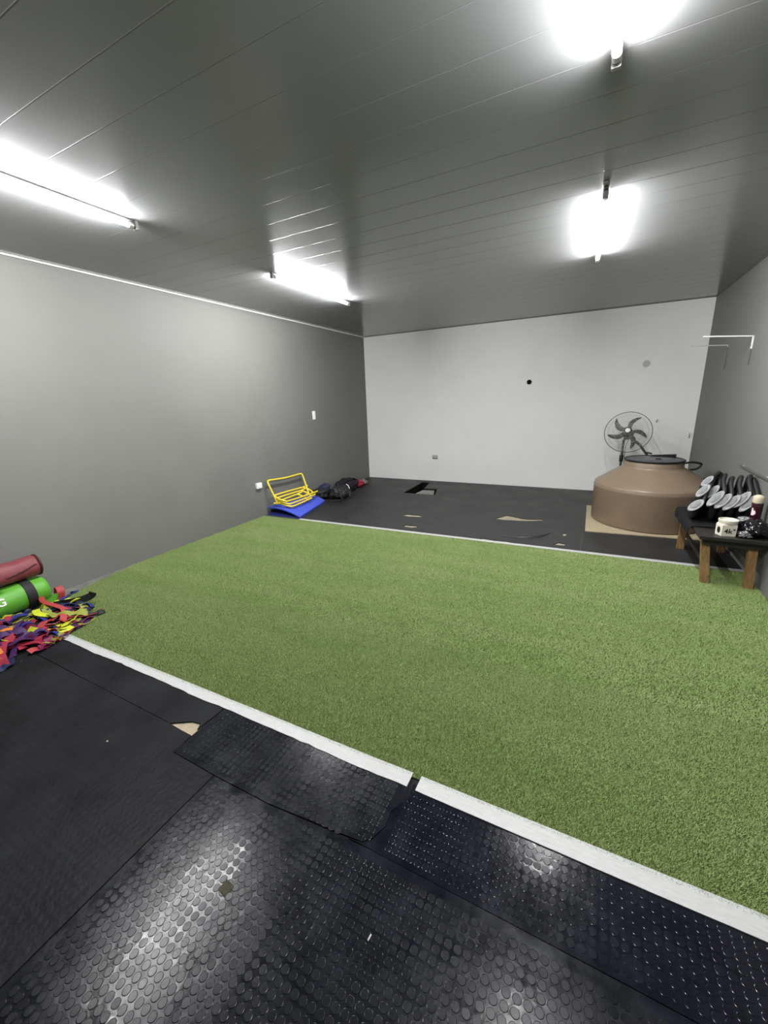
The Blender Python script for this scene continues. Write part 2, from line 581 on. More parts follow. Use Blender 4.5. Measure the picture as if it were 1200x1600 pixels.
V[:, 0] = np.c_[px - np.cos(a) * wd, py - np.sin(a) * wd, np.zeros(n)]
V[:, 1] = np.c_[px + np.cos(a) * wd, py + np.sin(a) * wd, np.zeros(n)]
V[:, 2] = np.c_[px + np.cos(la) * lean, py + np.sin(la) * lean, h]
me = bpy.data.meshes.new('pile')
me.vertices.add(n * 3); me.vertices.foreach_set('co', V.ravel())
me.loops.add(n * 3); me.loops.foreach_set('vertex_index', np.arange(n * 3, dtype=np.int32))
me.polygons.add(n); me.polygons.foreach_set('loop_start', np.arange(0, n * 3, 3, dtype=np.int32))
try:
    me.polygons.foreach_set('loop_total', np.full(n, 3, np.int32))
except Exception:
    pass
me.update(); me.validate()
me.materials.append(M['turf'])
pile = bpy.data.objects.new('pile', me)
COL.objects.link(pile); pile.parent = turf; pile['kind'] = 'stuff'

# ------------------------------------------------------------------ white lines
def line_strip(bm, xs, lo, hi, z0, z1, wob):
    T, B = [], []
    for i, x in enumerate(xs):
        wv = wob * noise.noise(Vector((x * 3.1, 2.0, 0))) + wob * 0.5 * noise.noise(Vector((x * 19, 5.0, 0)))
        B.append((x, lo(x) + wv))
        T.append((x, hi(x) + 0.3 * wob * noise.noise(Vector((x * 6, 9, 0)))))
    slab(bm, B + T[::-1], [], z0, z1)


xa = [(-3.2 + i * (2.66 / 60)) for i in range(61)]
near_lo = lambda x: 1.140 + 0.006 * (x - XL) / 5.2
near_hi = lambda x: 1.184 + 0.044 * (x - XL) / 5.2
bm = bmesh.new()
line_strip(bm, xa, near_lo, near_hi, 0.0002, 0.004, 0.011)
tag(obj('white_line', bm, M['stripe']), 'near white floor line, longer worn stretch from the ribbons to the break', 'line')
bm = bmesh.new()
xb = [-0.502, -0.508, -0.50] + [(-0.49 + i * (1.72 / 44)) for i in range(45)]
xb = [(-0.503 + i * (1.735 / 44)) for i in range(45)]
line_strip(bm, xb, near_lo, near_hi, 0.0002, 0.004, 0.002)
tag(obj('white_line', bm, M['stripe']), 'near white floor line, clean stretch from the break to the right wall', 'line')
bm = bmesh.new()
xc = [(-3.40 + i * (4.63 / 40)) for i in range(41)]
line_strip(bm, xc, lambda x: turf_y1(x) - 0.001, lambda x: turf_y1(x) + 0.055, 0.0002, 0.005, 0.006)
tag(obj('white_line', bm, M['stripe']), 'far thin white floor line in front of the tank', 'line')
bm = bmesh.new()
line_strip(bm, [-3.97 + i * 0.057 for i in range(11)], lambda x: turf_y1(x) - 0.004, lambda x: turf_y1(x) + 0.03, 0.0002, 0.008, 0.004)
tag(obj('edge_strip', bm, M['tape_dark']), 'short dark edging strip under the front of the blue mat', 'strip')

# ------------------------------------------------------------------ rubber mats
bm = bmesh.new()
slab(bm, [(XL + 0.011, YF), (XR - 0.003, YF), (XR - 0.003, 1.214), (XL + 0.011, 1.170)],
     [[(-1.745, 0.93), (-1.60, 0.93), (-1.572, 0.95), (-1.572, 1.06), (-1.745, 1.06)]], -0.0079, -0.0060)
under = obj('underlay', bm, M['gap_black'])  # added so the seams between the near mats look dark
under.parent = fl
def studs(bm, x0, x1, y0, y1, pitch, r, h, seg=14, inside=None, z=0.0, jit=0.0):
    ny = int((y1 - y0) / pitch); nx = int((x1 - x0) / pitch)
    ox = (x1 - x0 - nx * pitch) / 2; oy = (y1 - y0 - ny * pitch) / 2
    cs = [(math.cos(2 * PI * k / seg), math.sin(2 * PI * k / seg)) for k in range(seg)]
    for j in range(ny):
        for i in range(nx):
            cx = x0 + ox + (i + 0.5) * pitch; cy = y0 + oy + (j + 0.5) * pitch
            if inside and not inside(cx, cy):
                continue
            hh = h * (1 + jit * noise.noise(Vector((cx * 5, cy * 5, 3))))
            # tiny lean of each stud: moulded rubber is never dead flat
            tx = 0.006 * noise.noise(Vector((cx * 60, cy * 60, 1))); ty = 0.006 * noise.noise(Vector((cx * 60, cy * 60, 8)))
            r0 = [bm.verts.new((cx + c * r, cy + s * r, z - 0.0002)) for c, s in cs]
            r1 = [bm.verts.new((cx + c * r * 0.97, cy + s * r * 0.97, z + hh * 0.62 + (c * tx + s * ty) * r)) for c, s in cs]
            r2 = [bm.verts.new((cx + c * r * 0.87, cy + s * r * 0.87, z + hh + (c * tx + s * ty) * r)) for c, s in cs]
            for k in range(seg):
                q = (k + 1) % seg
                bm.faces.new((r0[k], r0[q], r1[q], r1[k]))
                bm.faces.new((r1[k], r1[q], r2[q], r2[k]))
            bm.faces.new(r2)


def rubber_mat(label, outer, holes, m, z1=0.0, stud=None, group='black rubber floor mats', sm=None):
    bm = bmesh.new()
    slab(bm, outer, holes, -0.0058, z1)
    o = tag(obj('rubber_mat', bm, m), label, 'mat')
    if stud:
        bm = bmesh.new()
        studs(bm, *stud['a'], stud['p'], stud['r'], stud['h'], stud.get('seg', 14), stud.get('inside'), z1, 0.25)
        s = obj('raised_studs', bm, sm or M['rubber_stud'], o, smooth=True, sharp=9)
        s['kind'] = 'stuff'
    return o


PITCH, RAD = 0.0275, 0.0121
rubber_mat('large black studded mat in the foreground, wide and worn shiny',
           [(-1.2925, YF), (XR - 0.004, YF), (XR - 0.004, 0.870), (0.2, 0.878), (-0.55, 0.877), (-0.66, 0.874), (-1.0, 0.849), (-1.2925, 0.846)], [], M['rubber'],
           stud=dict(a=(-1.275, 1.215, 0.02, 0.855), p=PITCH, r=RAD, h=0.0011,
                     inside=lambda x, y: y < (0.825 if x < -0.9 else 0.85)))
rubber_mat('black studded strip between the white line and the break, lighter and scuffed',
           [(-1.558, 0.853), (-1.30, 0.849), (-1.0, 0.852), (-0.655, 0.882), (-0.60, 0.888), (-0.575, 0.905), (-0.548, 0.97), (-0.553, 1.03), (-0.525, 1.08), (-0.535, 1.165), (-1.56, 1.155)],
           [], M['rubber'], z1=0.0012,
           stud=dict(a=(-1.545, -0.56, 0.862, 1.15), p=PITCH, r=RAD, h=0.0011, inside=lambda x, y: not (x > -0.68 and y < 0.905)))
rubber_mat('black studded strip right of the break, darkest and glossiest, beside the clean white line',
           [(-0.645, 0.8785), (0.2, 0.8805), (XR - 0.004, 0.8725), (XR - 0.004, 1.19), (-0.520, 1.17), (-0.5225, 1.082), (-0.5505, 1.03), (-0.5455, 0.97), (-0.572, 0.904), (-0.598, 0.8865)],
           [], M['rubber_gloss'], stud=dict(a=(-0.52, 1.215, 0.886, 1.15), p=PITCH, r=RAD, h=0.0011), sm=M['rubber_gloss_stud'])
dm = rubber_mat('dull black mat at the foreground left, flattened studs and dust',
           [(XL + 0.012, YF), (-1.298, YF), (-1.298, 0.846), (-1.5605, 0.850), (-1.5705, 0.952), (-1.64, 0.953), (-1.72, 0.957), (-2.5, 0.9655), (XL + 0.012, 0.9755)],
           [], M['rubber_dusty'], stud=dict(a=(-3.6, -1.31, 0.02, 0.94), p=PITCH, r=RAD, h=0.0004, seg=10,
                                            inside=lambda x, y: (y < 0.83 if x > -1.6 else True) and x - y * 0.3 > -3.3), sm=M['rubber_dusty'])
rubber_mat('narrow smooth black mat along the worn white line, chipped corner showing tan floor',
           [(XL + 0.012, 0.978), (-2.9, 0.975), (-2.5, 0.968), (-1.73, 0.960), (-1.69, 0.985), (-1.64, 1.014), (-1.592, 1.022), (-1.574, 0.99), (-1.568, 1.154), (-2.5, 1.15), (XL + 0.012, 1.15)],
           [], M['rubber_dusty'])


def torn(pts, n=3, amp=0.02, seed=1):
    out = []
    for i in range(len(pts)):
        a, b = Vector(pts[i]), Vector(pts[(i + 1) % len(pts)])
        for k in range(n):
            p = a.lerp(b, k / n)
            if k:
                p += Vector((noise.noise(Vector((p.x * 9, p.y * 9, seed))), noise.noise(Vector((p.x * 9, p.y * 9, seed + 5))))) * amp
            out.append((p.x, p.y))
    return out


tear_a = torn([(-2.20, 4.72), (-2.10, 4.70), (-1.90, 4.735), (-1.99, 4.80), (-2.15, 4.79)], 2, 0.02, 1)
tear_b = torn([(-1.98, 4.28), (-1.86, 4.27), (-1.79, 4.31), (-1.84, 4.36), (-1.97, 4.34)], 2, 0.02, 2)
tear_c = torn([(-1.03, 5.00), (-0.90, 4.97), (-0.72, 5.00), (-0.55, 5.06), (-0.46, 5.10), (-0.48, 5.16), (-0.70, 5.11), (-0.92, 5.19)], 2, 0.03, 3)
tear_d = torn([(-0.28, 4.27), (-0.17, 4.275), (-0.16, 4.33), (-0.23, 4.35)], 2, 0.015, 4)
tear_e = torn([(-0.215, 4.60), (-0.18, 4.60), (-0.175, 4.68), (-0.21, 4.69)], 2, 0.01, 5)
g = 0.0015
BM_ = 'rubber_back'
y0f = lambda x: turf_y1(x) + 0.052
rubber_mat('smooth black mat under the blue mat and black bags, left of the torn mats',
           [(XL + 0.012, y0f(-3.98)), (-3.0, y0f(-3.0)), (-3.0, 5.60), (XL + 0.012, 5.60)], [], M[BM_])
rubber_mat('smooth black mat with two small tan tears in front of the pit',
           [(-3.0 + g, y0f(-3.0)), (-1.45, y0f(-1.45)), (-1.45, 5.60), (-3.0 + g, 5.60)], [tear_a, tear_b], M[BM_])
edge_notch = [(-1.03, y0f(-1.03)), (-0.98, 4.20), (-0.86, 4.185), (-0.74, 4.20), (-0.60, 4.17), (-0.49, y0f(-0.49))]
rubber_mat('smooth black mat with one long tan tear in its middle',
           [(-1.45 + g, y0f(-1.45))] + edge_notch + [(-0.02, y0f(-0.02)), (-0.02, 5.60), (-1.45 + g, 5.60)], [tear_c, tear_d, tear_e], M[BM_])
rubber_mat('smooth black mat in front of the tan board and under the bench',
           [(-0.02 + g, y0f(0)), (XR - 0.006, y0f(XR)), (XR - 0.006, 5.60), (-0.02 + g, 5.60)], [], M[BM_])
rubber_mat('black mat at the foot of the white wall with the cut-out pit',
           [(XL + 0.012, 5.60 + g), (-1.6, 5.60 + g), (-1.6, YB - 0.012), (XL + 0.012, YB - 0.012)], [PIT], M[BM_])
rubber_mat('black mat at the foot of the white wall beside and behind the tank',
           [(-1.6 + g, 5.60 + g), (XR - 0.006, 5.60 + g), (XR - 0.006, YB - 0.012), (-1.6 + g, YB - 0.012)], [], M[BM_])
# lifted fold in the torn mat
bm = bmesh.new()
fold = smooth_path([(-0.80, 4.385, 0.001), (-0.66, 4.37, 0.006), (-0.52, 4.42, 0.008), (-0.41, 4.52, 0.006), (-0.33, 4.66, 0.001)], 6)
tube(bm, [(p.x, p.y, 0.0) for p in fold], 0.02, 8, rfun=lambda t: 0.004 + 0.02 * math.sin(PI * t))
for v in bm.verts:
    v.co.z = max(v.co.z * 0.8, -0.001)
o = obj('mat_fold', bm, M[BM_], bpy.data.objects['rubber_mat.007'], smooth=True, sharp=70)

# small litter on the foreground mats
bm = bmesh.new()
hexbox(bm, [(-0.945, 0.560, 0.0013), (-0.908, 0.553, 0.0013), (-0.900, 0.588, 0.0013), (-0.938, 0.594, 0.0013),
            (-0.943, 0.562, 0.0024), (-0.910, 0.556, 0.0024), (-0.903, 0.586, 0.0024), (-0.936, 0.591, 0.0024)])
tag(obj('rubber_scrap', bm, mat('olive_scrap', (0.035, 0.030, 0.018), 0.6, 0.15, var=0.3, vscale=60)), 'small square brownish scrap on the shiny studded mat', 'scrap')
bm = bmesh.new()
hexbox(bm, [(-0.449, 0.660, 0.0014), (-0.444, 0.659, 0.0014), (-0.442, 0.676, 0.0014), (-0.447, 0.677, 0.0014),
            (-0.448, 0.661, 0.0030), (-0.445, 0.660, 0.0026), (-0.443, 0.675, 0.0034), (-0.446, 0.676, 0.0030)])
tag(obj('paper_scrap', bm, M['stripe']), 'tiny pale upright scrap in the middle of the shiny studded mat', 'scrap')
bm = bmesh.new()
hexbox(bm, [(-1.909, 0.755, 0.0006), (-1.900, 0.753, 0.0006), (-1.897, 0.759, 0.0006), (-1.906, 0.762, 0.0006),
            (-1.908, 0.756, 0.0020), (-1.901, 0.754, 0.0016), (-1.898, 0.758, 0.0022), (-1.905, 0.761, 0.0020)])
tag(obj('paper_scrap', bm, M['stripe']), 'tiny pale scrap on the dull black mat at the left', 'scrap')

# ------------------------------------------------------------------ tube lamps
def tube_lamp(x, y0, y1, label, front_style, dx=0.0):
    zc = ZC - 0.032
    t = thing('tube_lamp', label, 'lamp', (x, (y0 + y1) / 2, ZC), 'bare tube lamps on the ceiling')
    slope = dx / (y1 - y0)
    X = lambda yy: x + (yy - y0) * slope
    bm = bmesh.new()
    tube(bm, [(X(y0 + 0.05), y0 + 0.05, zc), (X(y1 - 0.05), y1 - 0.05, zc)], 0.0145, 14, caps=False)
    for f in bm.faces:                          # unlit upper strip added to cut the glow on the ceiling
        if f.calc_center_median().z > zc + 0.0145 * 0.45:
            f.material_index = 1
    obj('glass_tube', bm, [M['tube'], M['tube_glow_shield']], t, smooth=True)
    for yy, s in ((y0, 1), (y1, -1)):
        bm = bmesh.new()
        tube(bm, [(X(yy), yy + s * 0.024, zc), (X(yy), yy + s * 0.052, zc)], 0.0158, 14)
        obj('end_cap', bm, M['metal_end'], t, smooth=True)
        bm = bmesh.new()
        box(bm, X(yy) - 0.016, X(yy) + 0.016, yy + s * 0.004 - 0.009, yy + s * 0.004 + 0.009, zc - 0.020, ZC - 0.0005, 0.005)
        hd = obj('lamp_holder', bm, M['holder'], t, smooth=True)
        bm = bmesh.new()
        tube(bm, [(X(yy), yy + s * 0.012, zc), (X(yy), yy + s * 0.026, zc)], 0.012, 10)
        obj('socket_collar', bm, M['holder_dark'], hd, smooth=True)
    if front_style == 'bracket':
        bm = bmesh.new()
        box(bm, X(y0) - 0.014, X(y0) + 0.014, y0 - 0.10, y0 - 0.004, ZC - 0.014, ZC - 0.0005, 0.004)
        br = obj('mounting_bracket', bm, M['holder'], t, smooth=True)
        for q in (0.03, 0.07):
            bm = bmesh.new()
            lathe(bm, [(0.004, 0.0), (0.010, 0.0), (0.010, -0.006), (0.004, -0.006), (0.004, 0)], (X(y0), y0 - q, ZC - 0.0135), 14)
            obj('screw', bm, M['holder_dark'], br, smooth=True)
    return t


tube_lamp(-2.69, 0.61, 1.922, 'lit tube lamp on the ceiling nearest the grey wall, cut by the left picture edge', '', 0.0)
tube_lamp(-2.70, 3.165, 4.50, 'lit tube lamp on the ceiling near the far corner above the yellow hurdles', '', -0.02)
tube_lamp(-0.056, 0.65, 1.965, 'lit tube lamp at the top picture edge, nearest above the turf', '', 0.005)
tube_lamp(-0.071, 3.05, 4.375, 'lit tube lamp with a mounting bracket, on the ceiling in front of the tank', 'bracket', -0.045)

# ------------------------------------------------------------------ wall fittings
# left wall: switch and outlet
t = thing('light_switch', 'narrow white upright switch plate on the grey wall', 'switch', (XL, 5.35, 1.30))
bm = bmesh.new(); box(bm, XL, XL + 0.010, 5.315, 5.385, 1.235, 1.365, 0.003); obj('plate', bm, M['white_badge'], t)
bm = bmesh.new(); box(bm, XL + 0.009, XL + 0.015, 5.338, 5.362, 1.265, 1.335, 0.002); obj('rocker', bm, M['fixture_white'], t)
t = thing('wall_outlet', 'square white surface outlet low on the grey wall beside the turf', 'outlet', (XL, 3.98, 0.44))
bm = bmesh.new(); box(bm, XL, XL + 0.035, 3.935, 4.030, 0.40, 0.475, 0.007); obj('housing', bm, M['white_badge'], t)
bm = bmesh.new(); box(bm, XL + 0.034, XL + 0.038, 3.950, 4.015, 0.412, 0.463, 0.003); obj('cover', bm, M['fixture_white'], t)
# white wall
t = thing('wall_socket', 'small grey socket plate low on the white wall', 'socket', (-2.58, YB, 0.45))
bm = bmesh.new(); box(bm, -2.635, -2.53, YB - 0.010, YB, 0.412, 0.483, 0.003); obj('plate', bm, M['socket_grey'], t)
bm = bmesh.new(); box(bm, -2.625, -2.585, YB - 0.013, YB - 0.009, 0.418, 0.432, 0.001); obj('outlet_slot', bm, M['socket_slot'], t)
bm = bmesh.new(); box(bm, -2.570, -2.540, YB - 0.013, YB - 0.009, 0.418, 0.432, 0.001); obj('outlet_slot', bm, M['socket_slot'], t)
t = thing('vent_pipe', 'round black hole in the middle of the white wall', 'pipe', (-1.0, YB, 1.69))
rx = Matrix.Rotation(PI / 2, 3, 'X')
bm = bmesh.new(); lathe(bm, [(0.030, 0.0), (0.030, 0.012), (0.037, 0.012), (0.037, 0.0)], (-1.0, YB, 1.69), 28, rx); obj('rim', bm, M['black'], t, smooth=True)
bm = bmesh.new(); lathe(bm, [(0.0005, 0.003), (0.031, 0.003)], (-1.0, YB, 1.69), 28, rx); obj('dark_bore', bm, M['hole'], t)
bm = bmesh.new(); lathe(bm, [(0.0005, 0.003), (0.042, 0.003), (0.046, 0.001), (0.046, 0.0)], (0.56, YB, 1.86), 28, rx)
tag(obj('filled_patch', bm, M['patch']), 'faint round grey filler patch high on the white wall above the fan', 'patch')
bm = bmesh.new(); tube(bm, smooth_path([(0.775, YB, 1.055), (0.772, YB - 0.02, 1.06), (0.778, YB - 0.028, 1.075), (0.785, YB - 0.02, 1.095)], 4), 0.004, 6)
tag(obj('wall_hook', bm, M['bracket_dark']), 'tiny dark hook on the white wall right of the fan', 'hook')
bm = bmesh.new(); tube(bm, smooth_path([(XR - 0.05, YB, 0.90), (XR - 0.052, YB - 0.02, 0.89), (XR - 0.05, YB - 0.022, 0.86), (XR - 0.045, YB, 0.835)], 4), 0.006, 6)
tag(obj('wall_staple', bm, M['bracket_grey']), 'small bent metal staple at the corner of the white wall', 'staple')


# shelf brackets on the right wall
def bracket(y, ztop, arm, m1, m2, label, zmid, zbot, rise, wd=0.024):
    t = thing('shelf_bracket', label, 'bracket', (XR, y, ztop), 'pair of shelf brackets')
    bm = bmesh.new()
    hexbox(bm, [(XR - arm, y - wd / 2, ztop + rise - 0.010), (XR - 0.003, y - wd / 2, ztop - 0.010), (XR - 0.003, y + wd / 2, ztop - 0.010), (XR - arm, y + wd / 2, ztop + rise - 0.010),
                (XR - arm, y - wd / 2, ztop + rise), (XR - 0.003, y - wd / 2, ztop), (XR - 0.003, y + wd / 2, ztop), (XR - arm, y + wd / 2, ztop + rise)])
    obj('arm', bm, m1, t)
    bm = bmesh.new(); box(bm, XR - 0.010, XR, y - wd / 2, y + wd / 2, zmid, ztop, 0.002)
    p = obj('wall_leg', bm, m1, t)
    bm = bmesh.new(); box(bm, XR - 0.009, XR, y - wd / 2 + 0.002, y + wd / 2 - 0.002, zbot, zmid, 0.002)
    p2 = obj('lower_leg', bm, m2, t); p2['label'] = 'dark lower leg'  # lower part of the leg, coloured darker than the upper
    for zz in (zmid + 0.03, zbot + 0.03):
        bm = bmesh.new(); lathe(bm, [(0.005, 0), (0.005, 0.002), (0.0005, 0.003)], (XR - 0.0095, y, zz), 8, Matrix.Rotation(-PI / 2, 3, 'Y'))
        obj('screw', bm, M['bracket_dark'], p)


bracket(5.165, 1.955, 0.385, M['fixture_white'], M['bracket_dark'], 'bright white shelf bracket high on the grey wall, nearer of the pair', 1.84, 1.70, 0.03)
bracket(6.03, 1.955, 0.345, M['bracket_grey'], M['bracket_dark'], 'dull grey shelf bracket nearer the white wall corner', 1.93, 1.70, 0.02, 0.02)
t = thing('wall_bar', 'thin dark metal bar running level along the grey wall behind the weights', 'bar', (XR, 4.2, 0.80))
bm = bmesh.new(); box(bm, XR - 0.014, XR - 0.002, 3.3, 4.81, 0.795, 0.811, 0.002); obj('rail', bm, M['bracket_dark'], t)
for yy in (3.5, 4.1, 4.7):
    bm = bmesh.new(); box(bm, XR - 0.006, XR, yy, yy + 0.02, 0.788, 0.818); obj('clip', bm, M['bracket_grey'], t)

# ------------------------------------------------------------------ water tank on its board
bm = bmesh.new()
hexbox(bm, [(0.005, 4.83, 0.0005), (1.15, 4.93, 0.0005), (1.17, 6.15, 0.0005), (-0.005, 6.02, 0.0005),
            (0.005, 4.83, 0.010), (1.15, 4.93, 0.010), (1.17, 6.15, 0.010), (-0.005, 6.02, 0.010)])
tag(obj('base_board', bm, M['board']), 'thin tan board lying under the brown tank', 'board')
TC = (0.635, 5.53, 0.0)
t = thing('water_tank', 'squat brown plastic water tank with dark lid on a tan board', 'tank', (TC[0], TC[1], 0.01))
bm = bmesh.new()
prof = [(0.0, 0.011), (0.55, 0.011), (0.578, 0.018), (0.585, 0.04), (0.585, 0.405), (0.588, 0.415), (0.588, 0.43), (0.585, 0.438),
        (0.583, 0.452), (0.580, 0.462), (0.568, 0.474), (0.54, 0.492), (0.48, 0.532), (0.41, 0.582), (0.35, 0.622), (0.312, 0.643), (0.298, 0.652),
        (0.294, 0.664), (0.293, 0.72), (0.288, 0.728), (0.275, 0.730), (0.27, 0.70)]
lathe(bm, prof, TC, 96)
obj('body', bm, M['tank'], t, smooth=True, sharp=40)
bm = bmesh.new()
lathe(bm, [(0.298, 0.722), (0.302, 0.730), (0.300, 0.740), (0.288, 0.744), (0.278, 0.738), (0.27, 0.728)], TC, 72)
obj('lid_rim', bm, M['black'], t, smooth=True, sharp=60)
bm = bmesh.new()
lathe(bm, [(0.277, 0.730), (0.272, 0.737), (0.20, 0.743), (0.19, 0.748), (0.10, 0.750), (0.0005, 0.751)], TC, 72)
lid = obj('lid', bm, M['tank_lid'], t, smooth=True, sharp=40)
bm = bmesh.new()
hexbox(bm, [(TC[0] - 0.02, TC[1] + 0.13, 0.746), (TC[0] + 0.23, TC[1] + 0.15, 0.744), (TC[0] + 0.23, TC[1] + 0.19, 0.744), (TC[0] - 0.02, TC[1] + 0.17, 0.746),
            (TC[0] - 0.02, TC[1] + 0.13, 0.762), (TC[0] + 0.23, TC[1] + 0.15, 0.775), (TC[0] + 0.23, TC[1] + 0.19, 0.775), (TC[0] - 0.02, TC[1] + 0.17, 0.762)])
obj('lid_grip', bm, M['black'], lid)
bm = bmesh.new()
blob(bm, (TC[0] + 0.03, TC[1] - 0.10, 0.752), (0.03, 0.035, 0.010), 4, 0.2, flat=False, sub=2)
obj('lid_clip', bm, M['black'], lid, smooth=True)
bm = bmesh.new()
loop = smooth_path([(0.885, 5.40, 0.715), (0.925, 5.40, 0.722), (0.98, 5.44, 0.725), (1.04, 5.47, 0.715), (1.075, 5.50, 0.70), (1.062, 5.49, 0.67), (1.02, 5.45, 0.648), (0.97, 5.41, 0.648)], 6)
tube(bm, loop, 0.011, 8)
obj('hose_loop', bm, M['black'], t, smooth=True, sharp=60)

# ------------------------------------------------------------------ fan
FC = Vector((0.397, 6.40, 0.968))
t = thing('pedestal_fan', 'dark pedestal fan with wire cage standing behind the brown tank', 'fan', (0.36, 6.48, 0.0))
nrm = Vector((-0.10, -0.90, 0.38)).normalized()
up0 = Vector((0, 0, 1)); ex = up0.cross(nrm).normalized() * 1.0; ey = nrm.cross(ex).normalized()
FM = Matrix((ex, ey, nrm)).transposed()
FR = 0.278


def floc(x, y, z): return FC + FM @ Vector((x, y, z))


bm = bmesh.new()
tube(bm, [floc(FR * math.cos(a), FR * math.sin(a), 0) for a in [2 * PI * k / 64 for k in range(64)]], 0.0045, 8, closed=True)
obj('cage_rim', bm, M['fan_rim'], t, smooth=True)
for sgn, nm in ((1, 'front_guard'), (-1, 'rear_guard')):
    bm = bmesh.new()
    for k in range(48):
        a = 2 * PI * k / 48
        pts = []
        for q in range(6):
            rr = 0.045 + (FR - 0.045) * q / 5
            aa = a + sgn * 0.35 * (1 - q / 5)
            pts.append(floc(rr * math.cos(aa), rr * math.sin(aa), sgn * 0.065 * math.cos(PI / 2 * (q / 5) ** 1.6)))
        tube(bm, pts, 0.0011, 3, caps=False)
    for rr in (0.10, 0.17, 0.235):
        zz = sgn * 0.065 * math.cos(PI / 2 * ((rr - 0.045) / (FR - 0.045)) ** 1.6)
        tube(bm, [floc(rr * math.cos(a), rr * math.sin(a), zz) for a in [2 * PI * k / 48 for k in range(48)]], 0.0015, 4, closed=True)
    gobj = obj(nm, bm, M['fan_wire'], t)
bm = bmesh.new()
lathe(bm, [(0.0005, 0.078), (0.026, 0.077), (0.031, 0.072), (0.050, 0.066), (0.052, 0.058), (0.048, 0.052)], FC, 28, FM)
hub = obj('guard_hub', bm, M['fan_grey'], t, smooth=True)
bm = bmesh.new(); lathe(bm, [(0.0005, 0.0815), (0.026, 0.0805), (0.030, 0.078), (0.030, 0.074)], FC, 24, FM)
o = obj('badge', bm, M['white_badge'], hub, smooth=True); o['label'] = 'round white badge'
bm = bmesh.new(); lathe(bm, [(0.0005, 0.045), (0.045, 0.04), (0.055, 0.02), (0.055, -0.03), (0.0005, -0.03)], FC, 28, FM)
obj('blade_hub', bm, M['fan_grey'], t, smooth=True)
for ang in (70, 145, 206, 298, 354):
    bm = bmesh.new()
    a = math.radians(ang)
    R2 = Matrix.Rotation(a, 3, 'Z')
    rows = []
    nL, nW = 10, 5
    for i in range(nL + 1):
        u = i / nL
        rr = 0.040 + 0.195 * u
        sweep = 0.030 * math.sin(PI * u * 0.9) - 0.065 * u * u      # banana-shaped blades
        wdt = 0.017 + 0.014 * math.sin(PI * min(1, u * 0.8 + 0.1))
        wdt *= math.sqrt(max(0.02, 1 - max(0.0, (u - 0.8) / 0.2) ** 2.5))
        row = []
        for j in range(nW):
            v = j / (nW - 1) * 2 - 1
            p = Vector((rr, sweep + v * wdt, 0.012 - v * 0.016 * (1 - 0.5 * u) + 0.004 * (1 - v * v)))
            row.append(p)
        rows.append(row)
    for off in (0.0, -0.002):
        vv = [[bm.verts.new(floc(*(R2 @ (p + Vector((0, 0, off)))))) for p in row] for row in rows]
        for i in range(nL):
            for j in range(nW - 1):
                bm.faces.new((vv[i][j], vv[i + 1][j], vv[i + 1][j + 1], vv[i][j + 1]))
    obj('blade', bm, M['fan_grey'], t, smooth=True)
bm = bmesh.new()
lathe(bm, [(0.0005, -0.16), (0.05, -0.155), (0.066, -0.13), (0.07, -0.08), (0.06, -0.055), (0.0005, -0.05)], FC, 24, FM)
obj('motor_housing', bm, M['fan_grey'], t, smooth=True)
mback = floc(0, 0, -0.12)
bm = bmesh.new()
tube(bm, [mback + Vector((-0.02, 0, -0.03)), (0.367, mback.y - 0.0, 0.84), (0.365, 6.53, 0.62), (0.36, 6.53, 0.03)], 0.016, 12)
obj('pole', bm, M['fan_grey'], t, smooth=True)
bm = bmesh.new(); lathe(bm, [(0.018, -0.05), (0.024, -0.045), (0.026, 0.03), (0.02, 0.045)], (0.364, 6.53, 0.60), 16)
obj('height_collar', bm, M['black'], t, smooth=True)
bm = bmesh.new(); lathe(bm, [(0.0005, 0.034), (0.03, 0.034), (0.16, 0.02), (0.17, 0.01), (0.17, 0.001), (0.0005, 0.001)], (0.36, 6.53, 0), 36)
obj('base', bm, M['fan_grey'], t, smooth=True)
bm = bmesh.new()
tube(bm, [(0.50, 6.50, 0.835), (0.56, 6.50, 0.79), (0.70, 6.50, 0.60)], 0.019, 10, rfun=lambda q: 0.021 - 0.007 * q)
br = obj('brace', bm, M['fan_grey'], t, smooth=True)
bm = bmesh.new(); tube(bm, [mback, (0.47, 6.50, 0.86), (0.51, 6.50, 0.825)], 0.012, 8); obj('brace_arm', bm, M['fan_wire'], br, smooth=True)
bm = bmesh.new(); tube(bm, [(0.64, 6.47, 0.69), (0.68, 6.47, 0.685), (0.71, 6.48, 0.675)], 0.012, 8); obj('brace_foot', bm, M['fan_grey'], br, smooth=True)
bm = bmesh.new(); tube(bm, smooth_path([mback + Vector((0.02, 0, -0.06)), (0.40, 6.50, 0.78), (0.395, 6.49, 0.6), (0.41, 6.50, 0.3), (0.42, 6.52, 0.02)], 6), 0.004, 6)
obj('power_cord', bm, M['fan_grey'], t, smooth=True)

